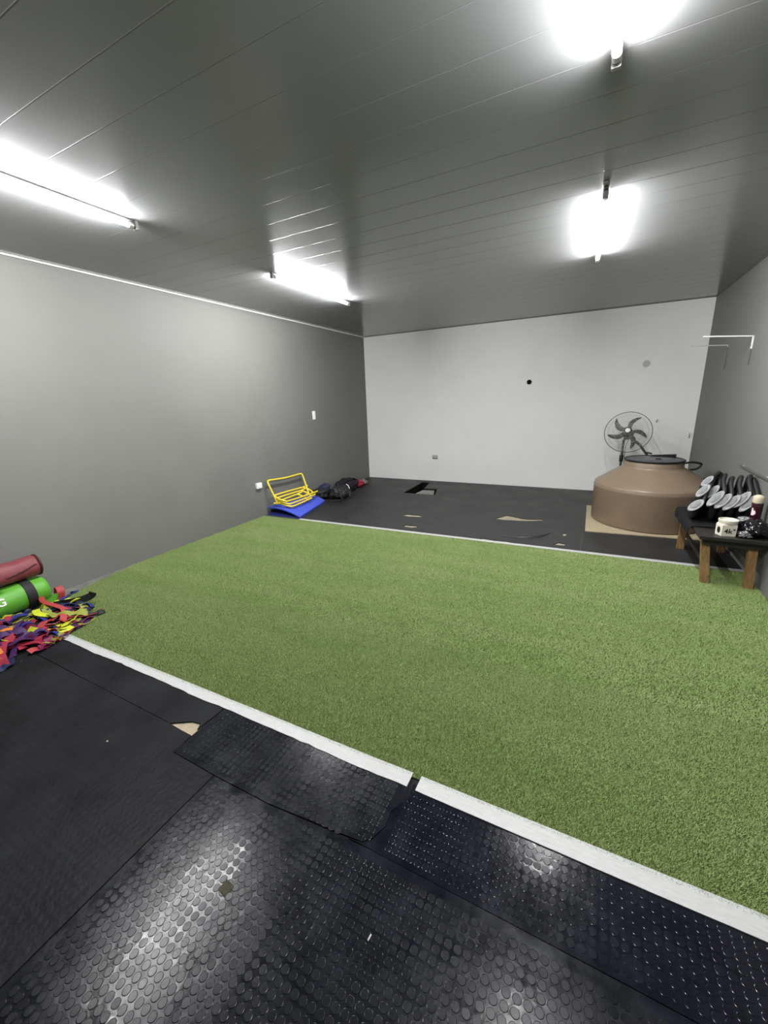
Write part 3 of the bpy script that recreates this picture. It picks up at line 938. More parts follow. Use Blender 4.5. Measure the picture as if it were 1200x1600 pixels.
# ------------------------------------------------------------------ bench by the right wall
t = thing('wooden_bench', 'low wooden bench with dark top against the right wall', 'bench', (1.0, 4.2, 0.0))
bm = bmesh.new(); box(bm, 0.80, 1.222, 3.735, 4.72, 0.372, 0.40, 0.004)
obj('bench_top', bm, M['wood_dark'], t)
bm = bmesh.new(); box(bm, 0.83, 1.19, 3.775, 3.80, 0.325, 0.372); obj('apron', bm, M['wood_dark'], t)
bm = bmesh.new(); box(bm, 0.83, 1.19, 4.65, 4.675, 0.325, 0.372); obj('apron', bm, M['wood_dark'], t)
for (xt, yt, xb, yb, zb) in ((0.855, 3.835, 0.89, 3.79, 0.004), (1.15, 3.835, 1.16, 3.79, 0.004), (0.845, 4.58, 0.845, 4.60, 0.001), (1.15, 4.60, 1.165, 4.62, 0.001)):
    hx, hy = 0.028, 0.022
    bm = bmesh.new()
    hexbox(bm, [(xb - hx, yb - hy, zb), (xb + hx, yb - hy, zb), (xb + hx, yb + hy, zb), (xb - hx, yb + hy, zb),
                (xt - hx, yt - hy, 0.372), (xt + hx, yt - hy, 0.372), (xt + hx, yt + hy, 0.372), (xt - hx, yt + hy, 0.372)])
    obj('leg', bm, M['wood'], t)
bm = bmesh.new(); box(bm, 0.87, 0.89, 3.82, 4.60, 0.13, 0.165); 
obj('stretcher', bm, M['wood_dark'], t)

# black cloth draped over the left half of the bench
t = bmesh.new()
rows = []
for i in range(41):
    yv = 3.98 + i * 0.0165
    row = []
    for j in range(22):
        u = j / 21
        if u < 0.6:
            x = 1.14 - (1.14 - 0.797) * u / 0.6
            z = 0.4015 + 0.006 + 0.004 * noise.noise(Vector((x * 18, yv * 14, 1)))
        else:
            q = (u - 0.6) / 0.4
            wav = 0.006 * math.sin(yv * 31 + q * 1.4) * q + 0.006 * noise.noise(Vector((yv * 20, q * 3, 4)))
            x = 0.788 - 0.012 * min(1, q * 4) + wav - 0.012 * q
            z = 0.407 - 0.075 * q * (1 + 0.25 * noise.noise(Vector((yv * 6, 2, 2))))
        row.append(t.verts.new((x, yv, z)))
    rows.append(row)
for i in range(40):
    for j in range(21):
        t.faces.new((rows[i][j], rows[i + 1][j], rows[i + 1][j + 1], rows[i][j + 1]))
cl = obj('draped_cloth', t, M['black_cloth'], smooth=True, sharp=180)
so = cl.modifiers.new('thickness', 'SOLIDIFY'); so.thickness = 0.004; so.offset = 0
tag(cl, 'black cloth draped over the bench edge under the padded weights', 'cloth')

# padded arched weights, each with a pale oval face
ovals = [  # x, y, z of oval centre, oval half sizes, tilt, label
    (0.885, 4.22, 0.742, 0.026, 0.052, 42, 'padded arched weight with pale oval face, topmost at the tank side of the heap'),
    (0.858, 4.17, 0.667, 0.030, 0.062, 40, 'padded arched weight with pale oval face, second down at the tank side of the heap'),
    (0.815, 4.11, 0.552, 0.036, 0.062, 48, 'padded arched weight with pale oval face, lowest at the tank side, overhanging the bench edge'),
    (0.925, 4.20, 0.655, 0.030, 0.066, 40, 'padded arched weight tucked behind the front row, its pale oval half hidden'),
    (0.935, 4.10, 0.622, 0.032, 0.075, 40, 'padded arched weight, first of the front row from the tank'),
    (0.985, 4.095, 0.606, 0.032, 0.072, 40, 'padded arched weight, second of the front row from the tank'),
    (1.040, 4.09, 0.598, 0.032, 0.074, 40, 'padded arched weight in the middle of the front row, behind the cream pot'),
    (1.100, 4.10, 0.625, 0.032, 0.078, 40, 'padded arched weight behind the black plastic bag, left of the bottle'),
    (1.145, 4.09, 0.600, 0.032, 0.078, 38, 'padded arched weight right behind the maroon bottle, pale oval half hidden'),
]
for i, (ox, oy, oz, ha, hb, tilt, lab) in enumerate(ovals):
    t = thing('arched_weight', lab, 'weight', (ox, oy + 0.15, 0.412), 'black padded weights on the bench')
    ta = math.radians(tilt)
    d = Vector((math.sin(ta), 0.25, math.cos(ta))).normalized()         # long axis
    nf = Vector((-0.35, -0.9, 0.30)); nf = (nf - d * nf.dot(d)).normalized()
    sd = d.cross(nf).normalized()
    OM = Matrix((sd, d, nf)).transposed()
    C0 = Vector((ox, oy, oz))
    ha, hb = ha * 0.96, hb * 1.12
    SC = Matrix.Diagonal((ha, hb, 1))
    bm = bmesh.new()
    lathe(bm, [(0.0005, 0.012), (0.70, 0.012), (0.74, 0.014), (0.93, 0.013), (1.0, 0.006), (1.0, -0.008), (0.9, -0.014), (0.0005, -0.016)], C0, 28, OM @ SC)
    obj('oval_face', bm, M['oval'], t, smooth=True, sharp=50)
    bm = bmesh.new()
    lathe(bm, [(0.0005, 0.0145), (0.52, 0.0145), (0.60, 0.0125)], C0, 24, OM @ SC)
    o = obj('face_centre', bm, M['oval_in'], t, smooth=True); o['label'] = 'darker grey oval centre'
    top = C0 + d * hb
    zt = 0.775 + 0.012 * math.sin(i * 2.1)
    if i < 3:
        P = [C0 + d * hb * 0.5 - nf * 0.022, top - nf * 0.02, Vector((min(ox + 0.10, 1.19), oy + 0.14, zt + 0.005 - 0.03 * (2 - i) * 0)), Vector((ox + 0.125, oy + 0.24, zt - 0.04)), Vector((ox + 0.13, oy + 0.30, zt - 0.16))]
        if i == 0:
            P[2] = Vector((ox + 0.085, oy + 0.10, 0.80)); P[3] = Vector((ox + 0.11, oy + 0.2, 0.775)); P[4] = Vector((ox + 0.115, oy + 0.26, 0.68))
    else:
        P = [C0 + d * hb * 0.4 - nf * 0.022, top - nf * 0.02, C0 + Vector((0.062, 0.14, 0.125)), Vector((ox + 0.085, oy + 0.22, zt)), Vector((min(ox + 0.10, 1.20), oy + 0.32, zt - 0.05)), Vector((min(ox + 0.10, 1.20), oy + 0.37, zt - 0.2))]
    for p in P:
        p.x = min(p.x, XR - 0.03)
    bm = bmesh.new(); tube(bm, smooth_path(P, 6), 0.0165, 10)
    obj('arched_handle', bm, M['black_foam'], t, smooth=True, sharp=60)
    # body behind the oval, down to the bench
    bm = bmesh.new()
    zb = 0.418
    c = Vector((ox + 0.006, oy + 0.12, (oz + zb) / 2))
    blob(bm, c, (0.026, 0.105, (oz - zb) / 2 + 0.01), i, 0.06, 2, 3, flat=False, power=0.75)
    for v in bm.verts:
        v.co.x = min(v.co.x, XR - 0.006)
        v.co.z = max(v.co.z, 0.4165)
        if v.co.z < oz:                          # lean forward under the face
            v.co.y -= 0.05 * (v.co.z - zb) / max(0.02, oz - zb)
    obj('padded_body', bm, M['black_cloth'], t, smooth=True, sharp=180)

# cream pot
t = thing('cream_pot', 'small cream six-sided pot with black marks on the bench corner', 'pot', (0.975, 3.83, 0.40))
PC = Vector((0.975, 3.83, 0.0))
bm = bmesh.new()
a0 = math.radians(-32)


def hexr(r, z): return [(PC.x + r[0] * math.cos(a0 + PI / 3 * k + PI / 6 * 0), PC.y + r[1] * math.sin(a0 + PI / 3 * k), z) for k in range(6)]


base = [(0.937, 3.778), (1.026, 3.792), (1.041, 3.85), (1.01, 3.893), (0.932, 3.886), (0.909, 3.832)]
rings = []
for (s, z) in ((0.97, 0.4005), (1.0, 0.405), (1.03, 0.470), (1.03, 0.486), (0.99, 0.492)):
    rings.append([bm.verts.new((PC.x + (x - PC.x) * s, PC.y + (yy - PC.y) * s, z)) for x, yy in base])
for i in range(len(rings) - 1):
    for k in range(6):
        bm.faces.new((rings[i][k], rings[i][(k + 1) % 6], rings[i + 1][(k + 1) % 6], rings[i + 1][k]))
bm.faces.new(rings[-1]); bm.faces.new(rings[0][::-1])
obj('pot_body', bm, M['cup'], t)
bm = bmesh.new()
lathe(bm, [(0.052, 0.488), (0.058, 0.494), (0.062, 0.515), (0.062, 0.524), (0.056, 0.525), (0.052, 0.512), (0.0005, 0.508)], PC + Vector((0.004, 0.008, 0)), 32)
obj('pot_rim', bm, M['cup'], t, smooth=True, sharp=40)
bm = text_verts('4k°', 0.052)
A, B = Vector((0.937, 3.778)), Vector((1.026, 3.792))
for v in bm.verts:
    u = 0.55 + v.co.x / 0.090; 
    z = 0.441 + v.co.y
    s = 1.0 + 0.03 * (z - 0.405) / 0.065
    q = A.lerp(B, u)
    q = Vector((PC.x, PC.y)) + (q - Vector((PC.x, PC.y))) * s
    v.co = Vector((q.x + 0.0001, q.y - 0.0012, z))
obj('ink_marks', bm, M['cup_ink'], t)
bm = bmesh.new()
A, B = Vector((0.909, 3.832)), Vector((0.937, 3.778))
nn = Vector((A.y - B.y, B.x - A.x)).normalized(); 
vs = []
for k in range(16):
    a = 2 * PI * k / 16
    q = A.lerp(B, 0.5 + 0.24 * math.cos(a)); z = 0.446 + 0.026 * math.sin(a)
    s = 1.0 + 0.03 * (z - 0.405) / 0.065
    q = Vector((PC.x, PC.y)) + (q - Vector((PC.x, PC.y))) * s
    dvec = (q - Vector((PC.x, PC.y))).normalized() * 0.0012
    vs.append(bm.verts.new((q.x + dvec.x, q.y + dvec.y, z)))
bm.faces.new(vs)
obj('side_mark', bm, M['cup_ink'], t)

# bottle
BC = Vector((1.165, 3.965, 0.0))
t = thing('maroon_bottle', 'maroon bottle with beige cap standing behind the black plastic bag', 'bottle', (BC.x, BC.y, 0.40))
bm = bmesh.new()
lathe(bm, [(0.0005, 0.4085), (0.028, 0.4085), (0.031, 0.415), (0.0345, 0.62), (0.036, 0.638), (0.034, 0.641), (0.0005, 0.641)], BC, 32)
bt = obj('bottle_body', bm, M['maroon_bottle'], t, smooth=True, sharp=45)
bm = bmesh.new()
lathe(bm, [(0.034, 0.6415), (0.0345, 0.645), (0.0345, 0.684), (0.031, 0.690), (0.018, 0.700), (0.0005, 0.703)], BC, 32)
obj('cap', bm, M['beige_cap'], t, smooth=True, sharp=45)


def on_bottle(ang, z, r=0.0352): return (BC.x + r * math.cos(ang), BC.y + r * math.sin(ang), z)


bm = bmesh.new()
lab = [(-0.42, 0.545), (-0.10, 0.545), (0.12, 0.560), (0.05, 0.578), (-0.22, 0.60), (-0.38, 0.605)]
vs = [bm.verts.new(on_bottle(-PI / 2 - 0.5 + u * 1.6, z, 0.0354)) for u, z in lab]
bm.faces.new(vs)
obj('bottle_label', bm, M['pink_white'], bt)
bm = bmesh.new()
for k in range(6):
    a = -PI / 2 - 0.30 + k * 0.09
    vs = [bm.verts.new(on_bottle(aa, z, 0.0356)) for aa, z in ((a, 0.617), (a + 0.05, 0.617), (a + 0.05, 0.623), (a, 0.623))]
    bm.faces.new(vs)
obj('faint_print', bm, M['maroon_dark'] if False else mat('faint_print', (0.16, 0.06, 0.08), 0.5), bt)

# crumpled black plastic bag
t = thing('plastic_bag', 'crumpled glossy black plastic bag on the bench beside the cream pot', 'bag', (1.15, 3.85, 0.40))
bm = bmesh.new()
r = bmesh.ops.create_icosphere(bm, subdivisions=5, radius=1.0)
for v in bm.verts:
    p = v.co.copy()
    dd = 1 + 0.28 * noise.noise(p * 1.8 + Vector((3, 1, 7))) + 0.14 * (abs(noise.noise(p * 4.5)) - 0.2) + 0.05 * noise.noise(p * 11)
    q = Vector((p.x * 0.085, p.y * 0.095, p.z * 0.072)) * dd + Vector((1.142, 3.85, 0.462))
    q.z = max(q.z, 0.4008); q.x = min(q.x, XR - 0.006)
    v.co = q
obj('bag_body', bm, M['black_glossy'], t, smooth=True, sharp=180)
bm = bmesh.new()
blob(bm, (1.085, 3.79, 0.430), (0.040, 0.028, 0.024), 8, 0.6, 3.0, 4, flat=False)
for v in bm.verts: v.co.z = max(v.co.z, 0.4006)
obj('bag_corner', bm, M['clear_film'], t, smooth=True, sharp=180)
bm = bmesh.new()
blob(bm, (1.088, 3.895, 0.515), (0.042, 0.030, 0.022), 13, 0.6, 3.2, 4, flat=False)
obj('bag_flap', bm, M['clear_film'], t, smooth=True, sharp=180)

# ------------------------------------------------------------------ blue folded mat with the hurdles
def quadpt(u, v):  # u across (wall -> room), v along the wall
    a = Vector((-3.955, 4.09)).lerp(Vector((-3.40, 4.075)), u)
    b = Vector((-3.965, 4.97)).lerp(Vector((-3.62, 4.97)), u)
    return a.lerp(b, v)


t = thing('folded_mat', 'bright blue exercise mat folded in two against the grey wall', 'mat', (-3.7, 4.5, 0.0))


def sheet(zf, th, m, nm, u0=0.0, u1=1.0):
    bm = bmesh.new()
    nu, nv = 24, 12
    top, bot = [], []
    for i in range(nu + 1):
        u = u0 + (u1 - u0) * i / nu
        tr, br_ = [], []
        for j in range(nv + 1):
            v = j / nv
            p = quadpt(u, v)
            z = zf(u, v)
            tr.append(bm.verts.new((p.x, p.y, z + th))); br_.append(bm.verts.new((p.x, p.y, z)))
        top.append(tr); bot.append(br_)
    for i in range(nu):
        for j in range(nv):
            bm.faces.new((top[i][j], top[i + 1][j], top[i + 1][j + 1], top[i][j + 1]))
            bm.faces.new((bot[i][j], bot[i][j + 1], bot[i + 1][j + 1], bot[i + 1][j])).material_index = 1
    for i in range(nu):
        bm.faces.new((bot[i][0], bot[i + 1][0], top[i + 1][0], top[i][0]))
        bm.faces.new((top[i][nv], top[i + 1][nv], bot[i + 1][nv], bot[i][nv]))
    for j in range(nv):
        bm.faces.new((top[0][j], top[0][j + 1], bot[0][j + 1], bot[0][j]))
        bm.faces.new((bot[nu][j], bot[nu][j + 1], top[nu][j + 1], top[nu][j]))
    return obj(nm, bm, [m, M['blue_edge']], t, smooth=True, sharp=50)


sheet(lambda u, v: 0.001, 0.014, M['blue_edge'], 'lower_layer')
arch = lambda u: 0.088 * math.sin(PI * min(1, (1 - u) * 1.02) * 0.62) ** 0.9 if u < 0.999 else 0.0
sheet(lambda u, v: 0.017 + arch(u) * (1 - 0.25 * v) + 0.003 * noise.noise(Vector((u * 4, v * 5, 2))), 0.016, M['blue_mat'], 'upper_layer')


def hurdle(label, corners, foot, r=0.0125, sag=0.012):
    """corners: foot end A, top A, top B, foot end B in room coordinates; foot: vector of the two ground feet"""
    A, TA, TB, B_ = [Vector(c) for c in corners]
    c0 = (A + B_) / 2
    t = thing('hurdle', label, 'hurdle', tuple(c0), 'yellow training hurdles on the blue mat')
    bm = bmesh.new()
    e = 0.045
    da = (TA - A).normalized(); dt = (TB - TA).normalized(); db = (TB - B_).normalized()
    mid = (TA + TB) / 2 + Vector((0, 0, -sag))
    pts = [A, A + da * 0.08, TA - da * e, TA - da * e * 0.3 + dt * e * 0.3, TA + dt * e, mid, TB - dt * e, TB - dt * e * 0.3 - db * e * 0.3, TB - db * e, B_ + db * 0.08, B_]
    tube(bm, smooth_path(pts, 5), r, 8)
    obj('frame', bm, M['yellow_tube'], t, smooth=True, sharp=70)
    for q in (A, B_):
        f = Vector(foot)
        bm = bmesh.new(); tube(bm, smooth_path([q - f * 0.5, q - f * 0.2, q + f * 0.2, q + f * 0.5], 3), r * 1.05, 8)
        obj('foot', bm, M['yellow_tube'], t, smooth=True, sharp=70)
    return t


hurdle('yellow tube hurdle standing upright, leaning on the grey wall',
       [(-3.80, 4.12, 0.175), (-3.93, 4.10, 0.485), (-3.93, 4.86, 0.455), (-3.78, 4.80, 0.150)], (0.10, 0.03, 0.0))

def lying_hurdle(label, pts, e=0.055):
    c0 = sum((Vector(p) for p in pts), Vector()) / len(pts)
    t = thing('hurdle', label, 'hurdle', tuple(c0), 'yellow training hurdles on the blue mat')
    P = []
    n = len(pts)
    for i in range(n):
        a, b, c = Vector(pts[i - 1]), Vector(pts[i]), Vector(pts[(i + 1) % n])
        da, dc = (a - b).normalized(), (c - b).normalized()
        P += [b + da * e, b + (da + dc) * e * 0.28, b + dc * e]
    bm = bmesh.new()
    tube(bm, smooth_path(P, 4, closed=True), 0.0125, 8, closed=True)
    obj('frame', bm, M['yellow_tube'], t, smooth=True, sharp=70)
    for q, r_ in ((3, 2), (0, 1)):
        a, b = Vector(pts[q]), Vector(pts[r_])
        d = (b - a).normalized()
        bm = bmesh.new(); tube(bm, [b - d * 0.02, b + d * 0.05 + Vector((0, 0, 0.004)), b + d * 0.085 + Vector((0, 0, 0.004))], 0.0135, 8)
        obj('foot', bm, M['yellow_tube'], t, smooth=True, sharp=70)
    return t


lying_hurdle('yellow tube hurdle lying lowest on the blue mat',
             [(-3.83, 4.14, 0.185), (-3.84, 4.62, 0.195), (-3.64, 4.60, 0.128), (-3.60, 4.16, 0.128)], 0.07)
lying_hurdle('yellow tube hurdle lying second up on the blue mat',
             [(-3.855, 4.13, 0.232), (-3.86, 4.74, 0.225), (-3.68, 4.74, 0.150), (-3.63, 4.14, 0.165)], 0.08)
lying_hurdle('yellow tube hurdle topmost of those lying on the blue mat',
             [(-3.875, 4.12, 0.275), (-3.88, 4.82, 0.258), (-3.72, 4.86, 0.172), (-3.66, 4.12, 0.205)], 0.085)

# ------------------------------------------------------------------ bags by the far corner
t = thing('backpack', 'black backpack with loose straps lying on the black floor by the grey wall', 'backpack', (-3.6, 5.35, 0))
bm = bmesh.new(); blob(bm, (-3.57, 5.34, 0.085), (0.14, 0.19, 0.10), 3, 0.35, 2.2, 4, power=0.85)
bk = obj('body', bm, M['bag_black'], t, smooth=True, sharp=180)
bm = bmesh.new(); blob(bm, (-3.475, 5.29, 0.075), (0.075, 0.11, 0.065), 21, 0.3, 2.5, 3)
obj('front_pocket', bm, M['bag_black'], t, smooth=True, sharp=180)
bm = bmesh.new(); ribbon(bm, smooth_path([(-3.47, 5.18, 0.13), (-3.43, 5.13, 0.08), (-3.40, 5.12, 0.03), (-3.43, 5.05, 0.008), (-3.52, 5.02, 0.008)], 5), 0.03, 0.004)
obj('strap', bm, M['web_black'], t)
bm = bmesh.new(); ribbon(bm, smooth_path([(-3.45, 5.38, 0.14), (-3.39, 5.34, 0.10), (-3.37, 5.28, 0.03), (-3.42, 5.2, 0.008)], 5), 0.03, 0.004)
obj('strap', bm, M['web_black'], t)
bm = bmesh.new(); tube(bm, smooth_path([(-3.56, 5.50, 0.185), (-3.53, 5.51, 0.165), (-3.505, 5.50, 0.14), (-3.49, 5.49, 0.115)], 4), 0.006, 6)
o = obj('zip_trim', bm, M['white_badge'], t, smooth=True); o['label'] = 'short white zip trim'
t = thing('gym_bag', 'dark shoulder bag with arched top, behind the backpack', 'bag', (-3.72, 5.78, 0))
bm = bmesh.new(); blob(bm, (-3.74, 5.82, 0.10), (0.16, 0.22, 0.115), 9, 0.22, 1.8, 4, power=0.85)
obj('body', bm, M['bag_purple_black'], t, smooth=True, sharp=180)
bm = bmesh.new(); ribbon(bm, smooth_path([(-3.66, 5.60, 0.17), (-3.63, 5.70, 0.22), (-3.62, 5.82, 0.225), (-3.64, 5.95, 0.16), (-3.60, 6.0, 0.10)], 6), 0.028, 0.004)
obj('handle', bm, M['web_black'], t)
t = thing('equipment_bag', 'flat dark bag with navy bulge behind the blue mat', 'bag', (-3.80, 5.18, 0))
bm = bmesh.new(); blob(bm, (-3.835, 5.20, 0.08), (0.125, 0.20, 0.10), 5, 0.3, 2.2, 4)
obj('body', bm, M['bag_black'], t, smooth=True, sharp=180)
bm = bmesh.new(); blob(bm, (-3.83, 5.29, 0.165), (0.08, 0.10, 0.055), 6, 0.25, 2, 3)
obj('pocket', bm, M['bag_navy'], t, smooth=True, sharp=180)
bm = bmesh.new(); ribbon(bm, smooth_path([(-3.88, 5.02, 0.11), (-3.82, 5.01, 0.13), (-3.77, 5.03, 0.10), (-3.74, 5.08, 0.08)], 5), 0.03, 0.004)
obj('strap', bm, M['web_black'], t)
t = thing('red_pouch', 'small crimson cloth bundle beyond the dark bags', 'pouch', (-3.70, 6.17, 0))
bm = bmesh.new(); blob(bm, (-3.72, 6.16, 0.055), (0.085, 0.11, 0.062), 15, 0.3, 2, 3)
obj('body', bm, M['red_pouch'], t, smooth=True, sharp=180)
bm = bmesh.new(); tube(bm, smooth_path([(-3.66, 6.10, 0.09), (-3.63, 6.14, 0.10), (-3.62, 6.2, 0.06)], 4), 0.008, 6)
obj('drawstring', bm, M['red_pouch'], t, smooth=True)
bm = bmesh.new(); blob(bm, (-3.74, 6.38, 0.04), (0.075, 0.10, 0.05), 17, 0.35, 2.2, 3)
tag(obj('cloth_bundle', bm, M['pale_cloth'], smooth=True, sharp=180), 'pale brownish cloth bundle at the end of the bags, nearest the corner', 'cloth')

# ------------------------------------------------------------------ power bags by the left edge
def bag_cyl(bm, c0, c1, r, seed, amp=0.02, n=28, seg=32, sag=0.0, endr=0.012):
    A, B_ = Vector(c0), Vector(c1)
    ax = (B_ - A).normalized()
    sx = ax.cross(Vector((0, 0, 1))).normalized(); sz = sx.cross(ax)
    L = (B_ - A).length
    prof = []
    for i in range(n + 1):
        prof.append((i / n * L, 1.0))
    prof = [(-0.012, 0.02), (-0.012, 0.45), (-0.008, 0.80), (0.0, 0.94)] + [(q[0], q[1]) for q in prof[1:-1]] + [(L, 0.94), (L + 0.008, 0.80), (L + 0.012, 0.45), (L + 0.012, 0.02)]
    rings = []
    for d_, s in prof:
        ring = []
        for k in range(seg):
            a = 2 * PI * k / seg
            w = 1 + amp * noise.noise(Vector((math.cos(a) * 1.6, math.sin(a) * 1.6, d_ * 9 + seed))) * (1 if 0 < d_ < L else 0.4)
            p = A + ax * d_ + (sx * math.cos(a) + sz * math.sin(a) * (1 - sag)) * r * s * w
            ring.append(bm.verts.new(p))
        rings.append(ring)
    for i in range(len(rings) - 1):
        for k in range(seg):
            bm.faces.new((rings[i][k], rings[i][(k + 1) % seg], rings[i + 1][(k + 1) % seg], rings[i + 1][k]))
    bm.faces.new(rings[-1]); bm.faces.new(rings[0][::-1])
    bmesh.ops.recalc_face_normals(bm, faces=bm.faces)
    return ax, sx, sz


GA, GB, GR = (-3.825, 0.45, 0.128), (-3.850, 1.385, 0.128), 0.110
t = thing('green_power_bag', 'lime green cylindrical sandbag with black band and white letter, under the red bag', 'bag', (-3.83, 0.9, 0.008))
bm = bmesh.new(); gax, gsx, gsz = bag_cyl(bm, GA, GB, GR, 3, 0.05)
gbody = obj('body', bm, M['green_bag'], t, smooth=True, sharp=60)


def gpt(d_, a, r): return Vector(GA) + gax * d_ + (gsx * math.cos(a) + gsz * math.sin(a)) * r


for d_ in (0.22, 0.815):
    bm = bmesh.new()
    rows = []
    for k in range(40):
        a = 2 * PI * k / 40
        rows.append([bm.verts.new(gpt(d_ + s, a, GR * 1.035 + q)) for s, q in ((-0.032, -0.006), (-0.030, 0.004), (0.030, 0.004), (0.032, -0.006))])
    for k in range(40):
        A_, B2 = rows[k], rows[(k + 1) % 40]
        for j in range(3):
            bm.faces.new((A_[j], A_[j + 1], B2[j + 1], B2[j]))
    bmesh.ops.recalc_face_normals(bm, faces=bm.faces)
    obj('band', bm, M['web_black'], t, smooth=True)
bm = text_verts('G', 0.075)
for v in bm.verts:
    a = 0.33 + v.co.y / GR
    v.co = gpt(0.628 + v.co.x * 1.0, a, GR * 1.05)
o = obj('letter_print', bm, M['letter'], gbody); o['label'] = 'white letter print'
bm = bmesh.new(); ribbon(bm, smooth_path([gpt(0.88, -0.7, GR * 1.0), gpt(0.955, -0.8, GR * 1.02), gpt(0.985, -0.95, GR * 1.02), gpt(0.99, -1.1, GR * 0.98)], 5), 0.06, 0.006, up=gsx)
obj('end_tab', bm, M['green_bag'], t)

RA, RB, RR = (-3.848, 0.50, 0.330), (-3.872, 1.385, 0.328), 0.082
t = thing('red_power_bag', 'dusty red cylindrical sandbag lying on top of the green one', 'bag', (-3.85, 0.9, 0.27))
bm = bmesh.new(); rax, rsx, rsz = bag_cyl(bm, RA, RB, RR, 11, 0.10, sag=0.0)
rb = obj('body', bm, M['maroon_bag'], t, smooth=True, sharp=60)


def rpt(d_, a, r): return Vector(RA) + rax * d_ + (rsx * math.cos(a) + rsz * math.sin(a)) * r


bm = bmesh.new()
tube(bm, smooth_path([rpt(0.66, -0.15, RR * 1.01), rpt(0.74, 0.0, RR * 1.01), rpt(0.80, 0.15, RR * 1.01), rpt(0.845, 0.33, RR * 1.01), rpt(0.86, 0.30, RR * 1.0)], 5), 0.006, 6)
obj('seam', bm, M['maroon_dark'], t, smooth=True)
bm = bmesh.new()
tube(bm, [rpt(0.888, 2 * PI * k / 32, RR * 0.96) for k in range(32)], 0.009, 6, closed=True)
obj('end_piping', bm, M['maroon_dark'], t, smooth=True)
bm = bmesh.new()
ribbon(bm, smooth_path([rpt(0.40, -0.75, RR * 1.05), rpt(0.48, -0.45, RR * 1.09), rpt(0.56, -0.40, RR * 1.09), rpt(0.615, -0.55, RR * 1.06)], 5), 0.075, 0.012, up=rsz)
obj('handle', bm, M['web_black'], t)

# ------------------------------------------------------------------ heap of ribbon straps
RC = {
    'crimson': (0.24, 0.014, 0.035), 'coral red': (0.30, 0.035, 0.035), 'magenta': (0.15, 0.01, 0.055), 'purple': (0.045, 0.013, 0.075),
    'navy': (0.007, 0.010, 0.045), 'royal blue': (0.014, 0.022, 0.15), 'yellow': (0.40, 0.44, 0.02), 'olive yellow': (0.20, 0.22, 0.03),
    'orange': (0.48, 0.16, 0.015), 'black': (0.005, 0.006, 0.006), 'pale pink': (0.30, 0.23, 0.23),
}
RM = {k: mat('strap_' + k.replace(' ', '_'), c, 0.55, 0.35, var=0.12, vscale=40) for k, c in RC.items()}


def heap_z(x, y):
    # long low heap from under the green bag to the end of the white line
    u = (x + 3.46) / 0.38; v = (y - 0.86) / 0.64
    e = max(0.0, 1 - (u * u + v * v))
    return 0.095 * e ** 0.7


def strap(path, width, colour, label=None, thick=0.004, tw=None):
    bm = bmesh.new()
    ribbon(bm, path, width, thick, twist=tw)
    for v in bm.verts:
        v.co.z = max(v.co.z, 0.0025)
        v.co.x = max(v.co.x, XL + 0.01)
    o = obj('ribbon_strap', bm, RM[colour], smooth=True, sharp=50)
    tag(o, label or f'{colour} strap tangled in the heap of ribbon straps below the green bag', 'strap', f'{colour} straps in the heap')
    return o


rr = random.Random(4)


def colour_at(x, y):
    if y > 1.12:
        return rr.choice(['yellow', 'navy', 'royal blue', 'navy', 'olive yellow', 'coral red', 'black', 'navy'])
    if y > 0.98 and x < -3.35:
        return rr.choice(['yellow', 'navy', 'navy', 'crimson', 'royal blue', 'purple', 'navy', 'purple'])
    return rr.choice(['crimson', 'crimson', 'coral red', 'magenta', 'purple', 'purple', 'navy', 'orange', 'crimson', 'purple'])


count = 0
NS = 125
made = {}
while count < NS:
    y0 = rr.uniform(0.35, 1.42); x0 = rr.uniform(-3.92, -3.06)
    u = (x0 + 3.44) / 0.40; v = (y0 - 0.86) / 0.62
    if u * u + v * v > 1:
        continue
    if y0 < 0.80 + (-3.31 - x0) * 0.36:          # outside the picture
        continue
    ang = rr.uniform(0, 2 * PI)
    L = rr.uniform(0.14, 0.34); curl = rr.uniform(-7, 7)
    n = 12; x, yv = x0, y0; pts = []
    lift = rr.uniform(0.0, 0.03); ph = rr.uniform(0, 6)
    for k in range(n):
        hz = heap_z(x, yv) * (0.35 + 0.65 * (count / NS))
        pts.append(Vector((x, yv, hz + 0.006 + lift * abs(math.sin(ph + k * 0.7)))))
        ang += curl * L / n
        x += math.cos(ang) * L / n; yv += math.sin(ang) * L / n
        x = min(max(x, -3.95), -3.06 - max(0, yv - 0.95) * 0.3); yv = min(yv, 1.47)
        if x < -3.66 and yv < 1.42:
            x = -3.66 + rr.uniform(0, 0.01)
    tw0, tw1 = rr.uniform(-0.5, 0.5), rr.uniform(-0.9, 0.9)
    cn = rr.choice(['navy', 'purple', 'black', 'navy', 'magenta']) if count < 34 else colour_at(x0, y0)
    made.setdefault(cn, []).append((-sum(p.y for p in pts), count, None))
    made[cn][-1] = (made[cn][-1][0], count, strap(pts, rr.uniform(0.036, 0.058), cn, tw=lambda q, a=tw0, b=tw1: a + (b - a) * q))
    count += 1
ORD = 'first second third fourth fifth sixth seventh eighth ninth tenth eleventh twelfth thirteenth fourteenth fifteenth sixteenth seventeenth eighteenth nineteenth twentieth'.split()
for cn, lst in made.items():
    for i, (_, _, o) in enumerate(sorted(lst)):
        nth = ORD[i] if i < 20 else ('twentieth', 'thirtieth')[0] if i == 19 else ('twenty-' if i < 29 else 'thirty-') + ORD[(i - 20) % 10]
        o['label'] = f'{nth} {cn} strap of the heap, counted from the turf end towards the green bag'
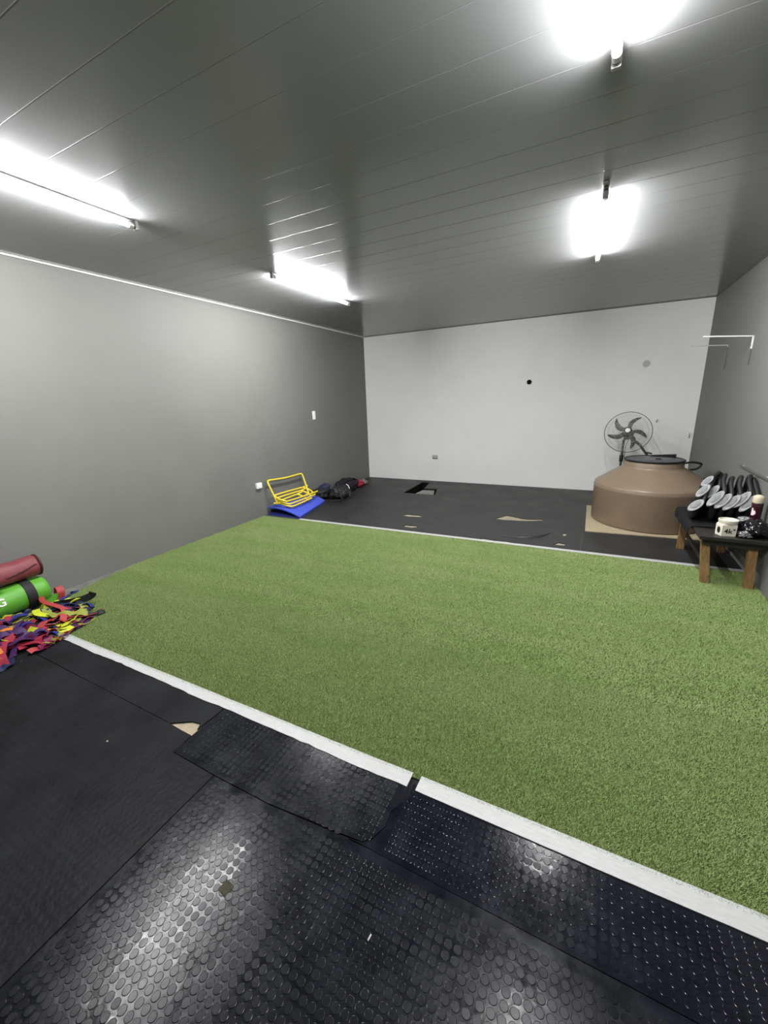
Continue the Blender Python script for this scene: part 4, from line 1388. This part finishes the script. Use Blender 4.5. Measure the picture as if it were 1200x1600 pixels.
# straps that stand out
strap(smooth_path([(-3.62, 1.33, 0.05), (-3.56, 1.40, 0.05), (-3.50, 1.47, 0.055), (-3.455, 1.52, 0.075), (-3.445, 1.535, 0.10)], 5), 0.055, 'black',
      'black strap end sticking out of the ribbon heap over the turf', tw=lambda q: 1.1)
strap(smooth_path([(-3.78, 1.33, 0.10), (-3.62, 1.28, 0.105), (-3.45, 1.30, 0.09), (-3.33, 1.33, 0.05), (-3.27, 1.33, 0.03), (-3.27, 1.26, 0.03), (-3.33, 1.20, 0.03)], 6), 0.036, 'coral red',
      'long coral red strap looping round the turf end of the ribbon heap')
strap(smooth_path([(-3.60, 1.38, 0.085), (-3.55, 1.42, 0.10), (-3.52, 1.44, 0.13), (-3.55, 1.46, 0.12), (-3.60, 1.44, 0.10)], 5), 0.055, 'royal blue',
      'royal blue strap loop standing on top of the ribbon heap near the wall')
strap(smooth_path([(-3.53, 1.40, 0.055), (-3.49, 1.44, 0.075), (-3.47, 1.43, 0.09), (-3.49, 1.40, 0.075), (-3.50, 1.38, 0.05)], 5), 0.032, 'yellow',
      'bright yellow strap loop beside the black strap end')
strap(smooth_path([(-3.85, 1.44, 0.02), (-3.83, 1.455, 0.08), (-3.80, 1.46, 0.115), (-3.77, 1.46, 0.08), (-3.76, 1.45, 0.02)], 5), 0.05, 'coral red',
      'red strap loop standing up at the wall behind the heap')
strap(smooth_path([(-3.50, 1.18, 0.115), (-3.42, 1.16, 0.11), (-3.36, 1.20, 0.09), (-3.34, 1.27, 0.06)], 6), 0.045, 'yellow',
      'wide bright yellow strap curving over the middle of the heap')
strap(smooth_path([(-3.42, 1.10, 0.07), (-3.32, 1.13, 0.06), (-3.25, 1.20, 0.045), (-3.22, 1.28, 0.03), (-3.28, 1.33, 0.03)], 6), 0.045, 'olive yellow',
      'dull olive yellow strap along the front of the heap by the white line')
strap(smooth_path([(-3.30, 1.03, 0.02), (-3.22, 1.07, 0.04), (-3.15, 1.12, 0.035), (-3.09, 1.16, 0.012)], 6), 0.03, 'pale pink',
      'pale pinkish strap lying over the end of the white line')
strap(smooth_path([(-3.50, 0.90, 0.10), (-3.44, 0.93, 0.105), (-3.38, 0.95, 0.11), (-3.34, 1.0, 0.10)], 6), 0.045, 'orange',
      'orange strap across the left middle of the heap')
strap(smooth_path([(-3.36, 0.86, 0.03), (-3.26, 0.90, 0.04), (-3.19, 0.97, 0.045), (-3.16, 1.05, 0.03), (-3.14, 1.10, 0.01)], 6), 0.05, 'crimson',
      'broad crimson strap along the mat edge of the heap')
